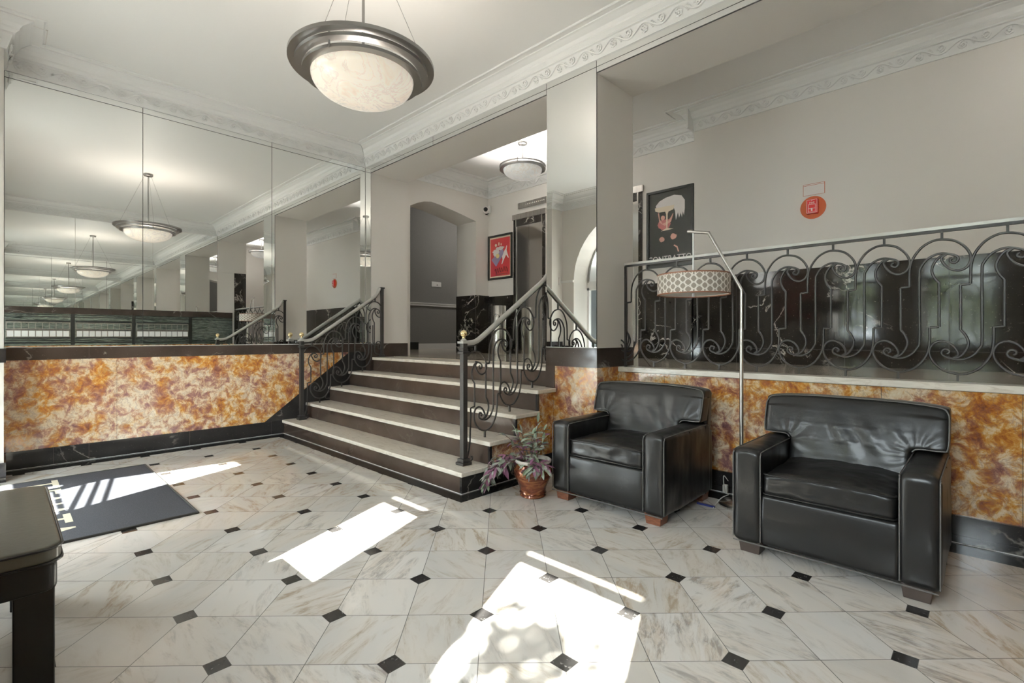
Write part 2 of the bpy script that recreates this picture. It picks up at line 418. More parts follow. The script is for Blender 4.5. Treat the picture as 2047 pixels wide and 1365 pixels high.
# front wall with door arch and two windows
def front_wall():
    m = MB(); y0, y1 = YO, YF
    AX0, AX1, SP = .70, 2.90, 2.12; cx = (AX0+AX1)/2; rx = (AX1-AX0)/2; rz = 1.12
    m.box(-.2, AX0, y0, y1, 0, ZC); m.box(AX1, 3.90, y0, y1, 0, ZC); 
    for a, b, zs in ((3.90, 4.54, 1.10), (5.20, 6.12, .98)):
        m.box(a, b, y0, y1, 0, zs); m.box(a, b, y0, y1, 2.50, ZC)
    m.box(4.54, 5.20, y0, y1, 0, ZC); m.box(6.12, W+.2, y0, y1, 0, ZC)
    N = 24
    for i in range(N):
        t0 = PI-PI*i/N; t1 = PI-PI*(i+1)/N
        xa, za = cx+rx*math.cos(t0), SP+rz*math.sin(t0); xb, zb = cx+rx*math.cos(t1), SP+rz*math.sin(t1)
        m.prism([(xa, za), (xb, zb), (xb, ZC), (xa, ZC)], 1, y0, y1)
    return m.build('wall_front', M['paint']), cx, rx, rz, SP
wf, DCX, DRX, DRZ, DSP = front_wall(); st(wf)
# entrance pilaster at the left end of the mirrored wall
m = MB(); m.box(-.016, .44, YF, -3.412, 0, ZC); st(m.build('wall_pilaster', M['paint']))
# upper hall walls
m = MB(); m.box(.07, 3.67, Y2, Y2+.2, ZF, ZC); st(m.build('wall_back', M['paint'])); m = MB(); m.box(3.67, 9.0, Y1, Y2+.2, ZF, ZC); st(m.build('wall_back_right', M['paint']))
st(B('wall_hall_front', (W+.2, 9.0, .34, YD, .6, HEAD), M['paint']))
st(B('trim_34', (W-.012, W+.012, .345, YD+.02, ZF, 2.62), M['bmarble']))
st(B('wall_right_jamb', (W-.004, W+.012, .02, YD+.01, 2.62, HEAD), M['paint']))
st(B('wall_hall_end', (8.8, 9.0, .3, 2.4, 0, ZC), M['paint']))
# arched wall on the left of the hall
def arch_wall():
    m = MB(); x0, x1 = -.40, .07
    pts = [(.66, 3.03), (.78, 3.09), (.90, 3.135), (1.03, 3.158), (1.2, 3.142), (1.53, 3.09), (1.92, 3.015)]
    m.box(x0, x1, 1.92, 2.42, ZF, ZC); m.box(x0, x1, .56, .66, ZF, ZC)
    for (a, za), (b, zb) in zip(pts, pts[1:]):
        m.prism([(a, za), (b, zb), (b, ZC), (a, ZC)], 0, x0, x1)
    return m.build('wall_arch', M['paint'])
st(arch_wall())
# corridor beyond the arch
m = MB(); m.box(-2.8, -2.6, -.2, 5.2, ZF, 3.9); m.box(-2.8, -.38, 5.0, 5.2, ZF, 3.9); m.box(-2.8, -.405, .30, .50, ZF, 3.9); m.box(-.46, -.405, 2.0, 5.2, ZF, 3.9)
st(m.build('wall_corridor', M['greywall']))
m = MB(); m.box(-2.8, -.10, .2, 5.3, 3.85, 3.95); m.box(-.405, -.10, .2, 5.3, 3.62, 3.95); m.box(-2.9, -.2, 5.2, 5.3, .6, 3.95); m.box(-2.9, -2.8, -.2, 5.3, .6, 3.95); st(m.build('ceiling_corridor', M['greywall']))
m = MB(); m.box(-2.602, -2.56, .5, 5.0, 1.80, 1.855); m.box(-2.602, -2.545, .5, 5.0, 1.845, 1.865); st(m.build('trim_3', M['white']))
st(B('baseboard_corridor', (-2.602, -2.58, 2.68, 5.0, ZF, 1.0), M['white']))
st(B('baseboard_corridor_dark', (-2.602, -2.57, 1.9, 2.68, ZF, 1.03), M['blackp']))
o = empty('outlet_plate', (-2.6, 3.16, 2.28), 'white blank wall plate on the grey corridor wall beyond the arch', 'wall plate')
B('plate', (.0, .012, -.13, .13, -.055, .055), M['white'], o, bevel=.004); m = MB(); m.ball((.014, .02, -.01), .012); m.build('socket', M['lens'], o)

# ------------------------------------------------------------------ marble cladding
# left wall
m = MB(); m.box(-.016, 0, -3.412, .0, .156, .948); st(m.build('wall_left_marble', M['orange']))
m = MB(); m.box(-.016, .008, -3.412, 0.0, .946, 1.058); st(m.build('trim_4', M['brmarble']))
m = MB(); m.box(-.016, .006, -3.412, -1.09, 0, .158); st(m.build('baseboard_left', M['basem'], bevel=.003))
m = MB(); m.box(-.016, .0105, -3.412, 0.0, 1.056, 1.061); m.tube([(.009, -3.41, .004), (.009, -1.09, .004)], .0025, 4); st(m.build('trim_5', M['white']))
m = MB()
for y in (-2.856, -1.226): m.box(.004, .0087, y-.0015, y+.0015, .94, 1.056)
for y in (-3.10, -2.856, -2.047, -1.226): m.box(.004, .0068, y-.0015, y+.0015, .01, .158)
for y in (-2.65, -1.75): m.box(-.002, .0008, y-.001, y+.001, .158, .946)
st(m.build('trim_6', M['darkwood']))
# stair stringer (dark sloping panel on the left wall)
m = MB(); m.prism([(-1.30, .0), (-1.30, .157), (-.24, .949), (.0, .949), (.0, .0)], 0, .001, .0045); st(m.build('trim_7', M['basem']))
# strip under the left jamb and jamb base
m = MB(); m.box(-.01, JX+.004, -.008, YD+.004, ZF-.25, 1.058); st(m.build('trim_8', M['brmarble']))
# column cladding
m = MB(); m.box(COLX0-.006, COLX1+.006, -.008, YD+.004, .892, 1.058); st(m.build('trim_9', M['brmarble']))
m = MB(); m.box(COLX0-.006, COLX1+.004, -.002, .34, 0, .893); st(m.build('wall_column_marble', M['orange']))
m = MB(); m.box(COLX0-.007, 3.262, -.010, -.001, .697, .893); st(m.build('trim_32', M['riser']))
m = MB(); m.box(3.27, COLX1+.01, -.012, .34, 0, .156); m.box(COLX1, W, .312, .34, 0, .150); m.box(COLX1, W, .296, .34, 0, .045)
st(m.build('baseboard_back', M['basem'], bevel=.002))
m = MB(); m.box(COLX0, COLX1+.009, -.0095, YD, 1.056, 1.061); m.tube([(COLX1, .294, .003), (W, .294, .003)], .003, 4); st(m.build('trim_10', M['white']))
# wall under the balustrade, with slab
m = MB(); m.box(COLX1, W, .335, .50, 0, .845); st(m.build('wall_back_marble', M['orange']))
m = MB()
for x in (4.13, 4.72, 5.55, 6.15): m.box(x-.001, x+.001, .3335, .336, .15, .845)
st(m.build('trim_11', M['darkwood']))
m = MB(); m.box(COLX1+.005, 4.74, .314, .47, .848, .890); m.box(4.742, W, .314, .47, .848, .890); st(m.build('trim_12', M['tread'], bevel=.004))
# hall wainscot in black marble
m = MB(); m.box(.07, .66, Y2-.02, Y2, ZF, 1.805); m.box(1.31, 2.28, Y2-.02, Y2, ZF, 1.805); m.box(2.90, 3.67, Y2-.02, Y2, ZF, 1.805)
m.box(3.655, 9.0, Y1-.02, Y1, ZF, 1.80); m.box(3.64, 3.67, Y1-.02, Y2, ZF, 1.80)
m.box(-.405, .09, 1.905, 1.925, ZF, 1.82); m.box(.065, .09, 1.92, Y2, ZF, 1.82)
st(m.build('wall_back_wainscot', M['bmarble']))
m = MB()
for x in (4.13, 5.08, 5.79, 6.6): m.box(x-.0015, x+.0015, Y1-.0212, Y1-.019, ZF, 1.80)
m.box(3.66, 8.8, Y1-.0212, Y1-.019, 1.028, 1.031); m.box(.089, .0912, 1.903, 1.907, ZF, 1.82)
st(m.build('trim_13', M['piping']))
# front wall dado
m = MB(); 
for a, b in ((-.016, .70), (2.90, W)): m.box(a, b, YF, YF+.012, .15, .90) if a > 1 else m.box(.44, b, YF, YF+.012, .15, .90)
st(m.build('wall_front_marble', M['orange']))
m = MB()
for a, b in ((.44, .70), (2.90, W)): m.box(a, b, YF, YF+.02, .90, .985); m.box(a, b, YF, YF+.02, 0, .155)
m.box(-.01, .452, YF, -3.40, 0, .155); m.box(-.01, .452, YF, -3.40, .946, 1.058)
st(m.build('trim_14', M['basem']))
m = MB(); m.box(.44, .70, YF, YF+.03, 2.12, 2.16); m.box(.435, .47, -3.62, -3.60, 2.08, 2.22); st(m.build('trim_15', M['white']))

# ------------------------------------------------------------------ mirrors
def mirror(name_b, axis, seam, label, group=None):
    """one mirror pane: glass box"""
    x0, x1, y0, y1, z0, z1 = name_b
    o = B('mirror_panel', name_b, M['mirror']); tag(o, label, 'mirror', group); return o
g_ = .0025
ys = [-3.410, -2.445, -1.215, -.002]
place = ['leftmost', 'middle', 'rightmost']
for i in range(3):
    mirror((-.016, 0-.010, ys[i]+g_, ys[i+1]-g_, 1.062, 3.371), 0, 0, 'tall mirror pane on the left wall above the orange marble, %s of three' % place[i])
    mirror((-.016, -.010, ys[i]+g_, ys[i+1]-g_, 3.376, 3.426), 0, 0, 'narrow mirror strip under the plaster cornice on the left wall, %s of three' % place[i])
m = MB(); m.box(-.017, -.013, -3.41, 0, 1.06, 3.43); st(m.build('trim_16', M['seam']))
mirror((.001, JX-.002, -.004, 0.002, 1.062, 3.371), 1, 0, 'slim upright mirror strip in the corner beside the stair opening', None)
mirror((COLX0+g_, COLX1-g_, -.004, 0.002, 1.062, 3.371), 1, 0, 'tall mirror covering the front of the square column', None)
xs = [.0, 1.49, COLX0, COLX1, 5.2, W-.01]
lab = ['slim mirror strip over the stair opening, left half', 'slim mirror strip over the stair opening, right half beside the column', 'short mirror strip on top of the column mirror', 'slim mirror strip over the balustrade opening, beside the column', 'slim mirror strip over the balustrade opening, farthest right']
for i in range(5):
    mirror((xs[i]+g_, xs[i+1]-g_, -.004, .002, 3.376, 3.426), 1, 0, lab[i])
lab2 = {0: (JX, 1.49, 'thin lower mirror edge over the stair opening, left half'), 1: (1.49, COLX0, 'thin lower mirror edge over the stair opening, right half'), 3: (COLX1, 5.2, 'thin lower mirror edge over the balustrade, near the column'), 4: (5.2, W-.01, 'thin lower mirror edge over the balustrade, far right')}
for k, (a, b, l) in lab2.items(): mirror((a+g_, b-g_, -.004, .002, 3.330, 3.371), 1, 0, l)
m = MB(); m.box(0, W, .0005, .005, 3.325, 3.43); m.box(COLX0, COLX1, .0005, .005, 1.06, 3.4); m.box(0, JX, .0005, .004, 1.06, 3.4); st(m.build('trim_17', M['seam']))
# right wall mirror (seen in reflections), ledge and mailboxes
yr = [-3.7, -2.445, -1.215, -.01]
for i in range(3):
    mirror((W+.004, W+.012, yr[i]+g_, yr[i+1]-g_, 1.70, 3.426), 0, 0, 'tall mirror pane on the right wall facing the left mirrors, pane %s' % ['beside the entrance', 'in the middle', 'nearest the back wall'][i])
m = MB(); m.box(W-.02, W+.014, YF, .30, 1.58, 1.70); st(m.build('trim_18', M['brmarble']))
m = MB(); m.box(W, W+.014, YF, .33, .15, .98); st(m.build('wall_right_marble', M['orange']))
m = MB(); m.box(W-.005, W+.014, YF, .33, 0, .155); st(m.build('baseboard_right', M['basem']))
m = MB(); m.box(W-.006, W+.014, YF, .30, .98, 1.58); st(m.build('trim_19', M['antique']))
m = MB()
for z in (1.515, 1.07, 1.555): m.box(W-.012, W-.005, YF, .30, z, z+.014)
for y in (-3.44, -2.48, -1.54, -.54): m.box(W-.014, W-.005, y-.03, y+.03, .99, 1.58)
for z in (1.02,): m.box(W-.012, W-.005, YF, .30, z, z+.03)
st(m.build('trim_33', M['blackp']))
k = 0
for (a, b) in ((-3.38, -2.52), (-2.44, -1.58), (-1.50, -.58)):
    o = empty('mailbox_bank', (W-.006, (a+b)/2, 1.02), 'bank of small mailboxes under the black ledge on the right wall, %s' % ['nearest the entrance', 'middle one', 'nearest the stairs'][k], 'mailboxes'); k += 1
    w = (b-a)/2
    B('casing', (-.03, 0, -w, w, .10, .42), M['steel'], o)
    m = MB(); m.box(-.034, -.028, -w, w, .40, .43); m.box(-.034, -.028, -w, w, .09, .12); m.box(-.034, -.028, -w, w, .25, .26)
    m.build('frame', M['blackp'], o)
    for r in range(2):
        for c in range(9):
            y0 = -w+.01+c*(2*w-.02)/9
            B('mailbox_door', (-.036, -.028, y0+.006, y0+(2*w-.02)/9-.006, .13+r*.145, .235+r*.145), M['white'] if (r == 0) else M['antique'], o)

# ------------------------------------------------------------------ cornices
PR = [(.0, 3.428), (.014, 3.428), (.018, 3.440), (.046, 3.535), (.060, 3.540), (.062, 3.552), (.085, 3.575), (.088, 3.588), (.105, 3.612), (.150, 3.636), (.165, 3.640), (.165, 3.652), (0, 3.652)]
def relief_unit():
    m = MB(); L = .27
    P = [(u*L, .030*math.sin(2*PI*u)) for u in [i/18 for i in range(19)]]
    m.tube([(x, 0, z) for x, z in P], .0075, 5)
    for cx, cz, sg in ((.25*L, -.012, 1), (.75*L, .012, -1)):
        sp = []
        for i in range(12):
            a = i/11*PI*2.6+ (PI/2 if sg > 0 else -PI/2); r = .032-.0022*i
            sp.append((cx+r*math.cos(a), 0, cz+r*math.sin(a)*.9))
        m.tube(sp, .006, 4)
        m.ball((cx, 0, cz), .011, 6, 4, (1, .6, 1))
        for j in range(6):
            a = 2*PI*j/6+.3; m.ball((cx+.021*math.cos(a), -.001, cz+.021*math.sin(a)), .0085, 5, 3, (1, .6, 1))
        for j in range(4):
            m.ball((cx+sg*(.045+.008*j)*1.0, 0, cz+sg*(.028-.012*j)), .008, 5, 3, (1.3, .6, .7))
    return m
RU = relief_unit()
def cornice(name, p0, p1, nrm, e0=0, e1=0, label=None, dz=0):
    """p0->p1 along wall, nrm = into the room; e: +1 inside corner, -1 outside corner"""
    p0 = Vector(p0); p1 = Vector(p1); n = Vector(nrm); t = (p1-p0).normalized(); Lw = (p1-p0).length
    m = MB(); V = []
    for e, base, s in ((e0, p0, 1), (e1, p1, -1)):
        for d, z in PR:
            q = base+n*d+t*(s*e*d); V.append((q.x, q.y, z+dz))
    k = len(PR); F = [(i, i+1, k+i+1, k+i) for i in range(k-1)]+[(k-1, 0, k, 2*k-1)]
    F += [tuple(range(k)), tuple(range(2*k-1, k-1, -1))]
    m.add(V, F); o = m.build(name, M['plaster']); st(o)
    r = MB(); N = max(1, round((Lw-.04)/.27)); sc = (Lw-.04)/(N*.27)
    for i in range(N):
        V = []
        for (x, y, z) in RU.V:
            q = p0+t*(.02+(i*.27+x)*sc)+n*(.032+ z*.30 - y*1.0+.009)
            V.append((q.x, q.y, 3.488+dz+z))
        r.add(V, RU.F)
    r.build('frieze_relief', M['plaster'], o, smooth=True)
    return o
cornice('trim_20', (0-.01, YF+.3, 0), (-.01, 0, 0), (1, 0, 0), 1, 1)
cornice('trim_21', (0, 0, 0), (W, 0, 0), (0, -1, 0), 1, 1)
cornice('trim_22', (W, YF, 0), (W, 0, 0), (-1, 0, 0), 1, 1)
cornice('trim_23', (.44, YF, 0), (W, YF, 0), (0, 1, 0), 1, 1)
cornice('trim_24', (.44, YF, 0), (.44, -3.41, 0), (1, 0, 0), 1, -1)
cornice('trim_25', (0, -3.41, 0), (.44, -3.41, 0), (0, 1, 0), 1, -1)
cornice('trim_26', (.07, .58, 0), (.07, Y2, 0), (1, 0, 0), 0, 1, dz=-.002)
cornice('trim_27', (.07, Y2, 0), (3.67, Y2, 0), (0, -1, 0), 1, 1, dz=-.002)
cornice('trim_28', (3.67, Y1, 0), (9.0, Y1, 0), (0, -1, 0), -1, 0, dz=-.002)
m = MB(); m.prism([(Y1-.165, 3.65), (Y1-.165, 3.425), (Y1, 3.425), (Y1, 3.65)], 0, 3.655, 3.672)
st(m.build('trim_29', M['plaster']))
# ceiling access panel
m = MB()
for b in ((.20, .52, -3.165, -3.16, 3.644, 3.652), (.515, .52, -3.37, -3.16, 3.644, 3.652)): m.box(*b)
st(m.build('trim_30', M['paint']))

# ------------------------------------------------------------------ staircase
TZ = [.163, .343, .517, .697, .875]; NY = [-1.105, -.822, -.535, -.262, .012]
stairs = empty('staircase', (0, -1.1, 0), 'five cream marble steps with dark brown risers rising to the upper hall', 'staircase')
def P_(o, par):   # keep world coordinates under a parent
    o.parent = par; o.matrix_parent_inverse = par.matrix_world.inverted() if False else Matrix.Translation(-Vector(par.location)); return o
for i in range(5):
    x0, x1 = (.006, 3.29) if i < 4 else (JX+.006, COLX0-.008)
    yb = NY[i+1]+.03 if i < 4 else .36
    m = MB()
    if i == 3: m.box(x0, COLX0-.008, NY[i], yb, TZ[i]-.034, TZ[i]); m.box(COLX0-.008, x1, NY[i], -.012, TZ[i]-.034, TZ[i])
    else: m.box(x0, x1, NY[i], yb, TZ[i]-.034, TZ[i])
    P_(m.build('tread', M['tread'], bevel=.006), stairs)
    z0 = TZ[i-1] if i else 0
    ry = NY[i]+.022
    m = MB(); m.box(.006 if i < 4 else JX+.0, 3.265 if i < 4 else COLX0-.008, ry, ry+.02, z0, TZ[i]-.034); P_(m.build('riser', M['riser']), stairs)
    if i < 4:
        m = MB(); m.box(3.245, 3.267, ry-.001, ry+.022, z0, TZ[i]-.034)
        if i == 0: m.box(3.245, 3.268, ry, -.001, 0, TZ[0]-.034)
        P_(m.build('riser_return', M['basem']), stairs)
m = MB()
for i in range(1, 4):
    m.box(3.20, 3.256, NY[i]+.043, NY[i+1]+.043 if i < 3 else -.013, .130, TZ[i]-.035)
P_(m.build('side_panel', M['orange']), stairs)
m = MB(); m.tube([(.01, -1.088, .003), (3.271, -1.088, .003), (3.271, -.0, .003)], .003, 4); P_(m.build('grout_line', M['white']), stairs)

# ------------------------------------------------------------------ scroll ironwork
SA = [(0, 0), (0, .454), (.009, .545), (.032, .629), (.062, .68), (.097, .70), (.138, .68), (.165, .645), (.169, .60), (.156, .565), (.138, .58), (.137, .61), (.147, .625)]
SB = [(.088, -.27), (.088, .31), (.068, .38), (.056, .47), (.062, .555), (.085, .645), (.115, .69)]
SArc = [(-.087, .27), (-.047, .28), (-.0465, .30), (-.044, .52), (-.029, .665), (.009, .80), (.056, .872), (.10, .885), (.156, .85), (.197, .764), (.220, .66), (.221, .57), (.203, .49), (.168, .46), (.132, .495), (.106, .57), (.099, .64), (.121, .685)]
def scroll_panel(f, stem=True, foot=True, mirror_=1, r=.0068, lower=True, upper=True, topv=.985, footv=-.985):
    m = MB()
    for sg in (1, -1):
        if sg == 1 and not upper: continue
        if sg == -1 and not lower: continue
        T = lambda P: [f(sg*u*mirror_, sg*v) for u, v in P]
        m.tube(catmull(T(SA[:1]+SA[1:]), 4), r)
        b = T(SB); m.tube([b[0]]+catmull(b[1:], 4), r)
        a = T(SArc); m.tube([a[0], a[1]], r, 6); m.tube([a[1]]+catmull(a[2:], 4), r)
        if sg == 1 and stem: m.tube([f(.10*mirror_, .88), f(.10*mirror_, topv)], r*1.25, 4)
        if sg == -1 and foot: m.tube([f(-.10*mirror_, -.88), f(-.10*mirror_, footv)], r*1.25, 4)
    return m
# balustrade of the upper hall
bal = empty('balustrade', (3.75, .38, .89), 'long black wrought iron scroll balustrade on the white ledge above the armchairs', 'balustrade')
zt, zb = 1.765, .89; zm = (zt+zb)/2; hh = (zt-zb)/2; BY = .375
def fb(cx): return lambda u, v: (cx+u-3.75, BY-.38, zm+v*hh-.89)
XE = 6.50
m = MB(); m.tube([(0, BY-.38, zt-.89), (XE-3.75, BY-.38, zt-.89)], .013, 4); m.build('bottom_bar', M['iron'], bal).name = 'rail_bar'
m = MB(); m.box(-.012, XE-3.75, BY-.38-.014, BY-.38+.014, zt-.89+.007, zt-.89+.025); m.build('top_rail', M['railgrey'], bal)
m = MB(); m.tube([(0, BY-.38, 0), (0, BY-.38, zt-.89)], .013, 4); m.build('end_post', M['iron'], bal)
for k in range(10):
    cx = 3.851+.268*k
    if k == 0:
        p = scroll_panel(fb(cx)); 
    elif cx+.2 > XE: p = scroll_panel(fb(cx), upper=False) if cx+.1 < XE else None
    else: p = scroll_panel(fb(cx))
    if p: p.build('scroll_panel', M['iron'], bal, smooth=True)
m = MB()
m.tube(catmull([fb(3.583)(u, v) for u, v in [(.176, -.27), (.190, -.36), (.196, -.46), (.185, -.56), (.168, -.66)]], 4), .0068)
m.tube(catmull([fb(3.75)(u, v) for u, v in [(0, -.83), (.045, -.78), (.075, -.66), (.085, -.5)]], 4), .0068); m.build('end_scroll', M['iron'], bal, smooth=True)

# stair railings
SL = .665; 
def stair_railing(X, label, side):
    o = empty('stair_railing', (X, -.935, TZ[0]), label, 'railing')
    L = lambda y, z: (0, y+.935, z-TZ[0])
    # newel
    m = MB(); m.box(-.045, .045, -.045, .045, 0, .022); m.prism([(-.035, -.035), (.035, -.035), (.035, .035), (-.035, .035)], 2, .022, .05)
    m.box(-.022, .022, -.022, .022, .05, .865); m.box(-.034, .034, -.034, .034, .855, .875); m.box(-.026, .026, -.026, .026, .875, .895); m.box(-.022, .022, -.022, .022, .895, .935)
    m.build('newel_post', M['iron'], o, bevel=.003)
    m = MB(); m.box(-.034, .034, -.034, .034, .935, .952); m.lathe([(.0, .952), (.022, .952), (.024, .962), (.012, .972), (.010, .980), (.0, .985)], n=16); m.build('newel_cap', M['railgrey'], o, smooth=True)
    m = MB(); m.lathe([(.0, .975), (.014, .975), (.010, .985), (.012, .99)]+[(.027*math.sin(t), 1.012-.027*math.cos(t)) for t in [.4+i*(PI-.4)/10 for i in range(11)]], n=20); m.build('brass_ball', M['brass'], o, smooth=True)
    m = MB(); P = catmull([L(-.955, 1.100), L(-.90, 1.100), L(-.83, 1.108), L(-.76, 1.140), L(-.60, 1.247), L(-.35, 1.415), L(-.10, 1.583), L(.0, 1.650), L(.07, 1.715), L(.105, 1.775), L(.115, 1.800)], 5)
    m.tube(P, .021, 10); m.build('handrail', M['railgrey'], o, smooth=True)
    m = MB(); m.tube([(p[0], p[1], p[2]-.024) for p in P], .010, 4); m.build('rail_bar', M['iron'], o)
    m = MB(); m.box(-.018, .018, .15+.935-.018, .15+.935+.018, ZF-TZ[0], 1.80-TZ[0]); m.box(-.028, .028, .15+.935-.028, .15+.935+.028, ZF-TZ[0], ZF-TZ[0]+.03)
    m.box(-.026, .026, .15+.935-.03, .15+.935+.03, 1.795-TZ[0], 1.812-TZ[0]); m.build('top_post', M['iron'], o, bevel=.002)
    for footY, footZ, topY in ((-.713, TZ[1], -.522), (-.428, TZ[2], -.235), (-.140, TZ[3], .045)):
        c = (footY+topY)/2; zr = 1.140+SL*(topY+.76)-.028
        if topY > 0: zr = 1.672
        zc = (zr+footZ)/2; h = (zr-footZ)/2; q = (topY-footY)/.20
        p = scroll_panel(lambda u, v: L(c+u*q, zc+v*h), topv=1.0, footv=-1.0, r=.0074)
        p.build('scroll_panel', M['iron'], o, smooth=True)
    m = MB(); topZ = 1.085; cc = -.907; f0 = lambda u, v: L(cc+u*.955, topZ-(1-v)*.4375)
    m.tube(catmull([f0(u, v) for u, v in SArc[5:]], 4), .0068); m.tube(catmull([f0(u, v) for u, v in SA[5:]], 4), .0068)
    bb = [f0(u, v) for u, v in SB]; bb[0] = L(cc+.088*.955, .60); m.tube([bb[0]]+catmull(bb[1:], 4), .0068); m.tube([f0(.10, .88), f0(.10, 1.03)], .0105, 4)
    m.tube(catmull([L(cc+.084, .60), L(cc+.045, .59), L(cc+.044, .55), L(-.868, .42), L(-.872, .32), L(-.893, .22)], 4), .0066)
    m.build('scroll_panel', M['iron'], o, smooth=True)
    m = MB()
    m.tube(catmull([L(-.885, .26), L(-.900, .21), L(-.893, .182), L(-.868, .175), L(-.848, .19), L(-.850, .212), L(-.864, .210)], 4), .0066)
    m.build('base_curl', M['iron'], o, smooth=True)
    m = MB(); f = lambda u, v: L(u, v)
    m.tube(catmull([f(.012, 1.30), f(.012, 1.08), f(.03, 1.06), f(.034, 1.0), f(.055, 1.05), f(.085, 1.085), f(.12, 1.075), f(.135, 1.03), f(.12, .985), f(.095, .99), f(.09, 1.02), f(.105, 1.03)], 4), .0066)
    m.tube(catmull([f(.034, 1.0), f(.04, .95), f(.07, .92), f(.13, .91)], 4), .0066)
    m.build('upper_scroll', M['iron'], o, smooth=True)
    return o
rr = stair_railing(3.115, 'right stair railing with grey handrail ending at the mirrored column', 1)
rl = stair_railing(.155, 'left stair railing beside the mirrored wall', -1)
m = MB(); m.tube([(0, 0, .925), (-.15, 0, .925)], .010, 6); m.ball((-.138, 0, .925), .020); m.build('wall_bracket', M['iron'], rl, smooth=True)

# ------------------------------------------------------------------ armchairs
def soft(name, boxes, mat, parent, vox=.012, sm=10, fn=None, extra=None):
    m = MB()
    V = []
    for b in boxes: m.box(*b)
    if extra: extra(m)
    me = bpy.data.meshes.new('tmp'); me.from_pydata(m.V, [], m.F); me.update()
    bm = bmesh.new(); bm.from_mesh(me); bmesh.ops.recalc_face_normals(bm, faces=bm.faces); bm.to_mesh(me); bm.free()
    o = bpy.data.objects.new('tmp', me); COL.objects.link(o)
    r = o.modifiers.new('r', 'REMESH'); r.mode = 'VOXEL'; r.voxel_size = vox
    s = o.modifiers.new('s', 'SMOOTH'); s.factor = .5; s.iterations = sm
    dg = bpy.context.evaluated_depsgraph_get(); me2 = bpy.data.meshes.new_from_object(o.evaluated_get(dg))
    bpy.data.objects.remove(o); bpy.data.meshes.remove(me)
    me2.name = name
    if fn:
        for v in me2.vertices: v.co = fn(v.co.copy(), v.normal.copy())
    me2.materials.clear()
    return link(name, me2, mat, parent, True)
def rbox(name, b, r, mat, parent, fn=None, step=.014):
    x0, x1, y0, y1, z0, z1 = b; lo = Vector((x0, y0, z0)); hi = Vector((x1, y1, z1)); V = []; F = []
    def axis(a, c):
        n = max(2, round((c-a-2*r)/step)); e = [r*(1-math.cos(PI/2*i/4)) for i in range(4)]
        e = [r*math.tan(PI/4*i/4) for i in range(4)]
        return [a+t for t in e]+[a+r+(c-a-2*r)*i/n for i in range(n+1)]+[c-t for t in reversed(e)]
    A = [axis(x0, x1), axis(y0, y1), axis(z0, z1)]
    for ax in range(3):
        u, v = [(1, 2), (2, 0), (0, 1)][ax]
        for sd_, val in ((0, lo[ax]), (1, hi[ax])):
            k = len(V); nu, nv = len(A[u]), len(A[v])
            for i in range(nu):
                for j in range(nv):
                    p = Vector((0, 0, 0)); p[ax] = val; p[u] = A[u][i]; p[v] = A[v][j]
                    q = Vector([min(max(p[t], lo[t]+r), hi[t]-r) for t in range(3)])
                    V.append(q+(p-q).normalized()*r)
            for i in range(nu-1):
                for j in range(nv-1):
                    f = (k+i*nv+j, k+(i+1)*nv+j, k+(i+1)*nv+j+1, k+i*nv+j+1); F.append(f if sd_ else f[::-1])
    me = bpy.data.meshes.new(name); me.from_pydata([tuple(v) for v in V], [], F); me.update()
    bm = bmesh.new(); bm.from_mesh(me); bmesh.ops.remove_doubles(bm, verts=bm.verts, dist=1e-5); bm.normal_update()
    if fn:
        for v, c in [(v, fn(v.co.copy(), v.normal.copy())) for v in bm.verts]: v.co = c
    bm.to_mesh(me); bm.free()
    return link(name, me, mat, parent, True)
def fold(p, c, n, amp, fall, ph=0):
    """radiating folds from c=(x,z) in the x-z plane"""
    dx, dz = p.x-c[0], p.z-c[1]; r = math.hypot(dx, dz)+1e-6; a = math.atan2(dz, dx)
    return amp*math.sin(n*a+ph+6*noise.noise(Vector((p.x*3, p.z*3, ph))))*math.exp(-r/fall)*min(1, r/.04)
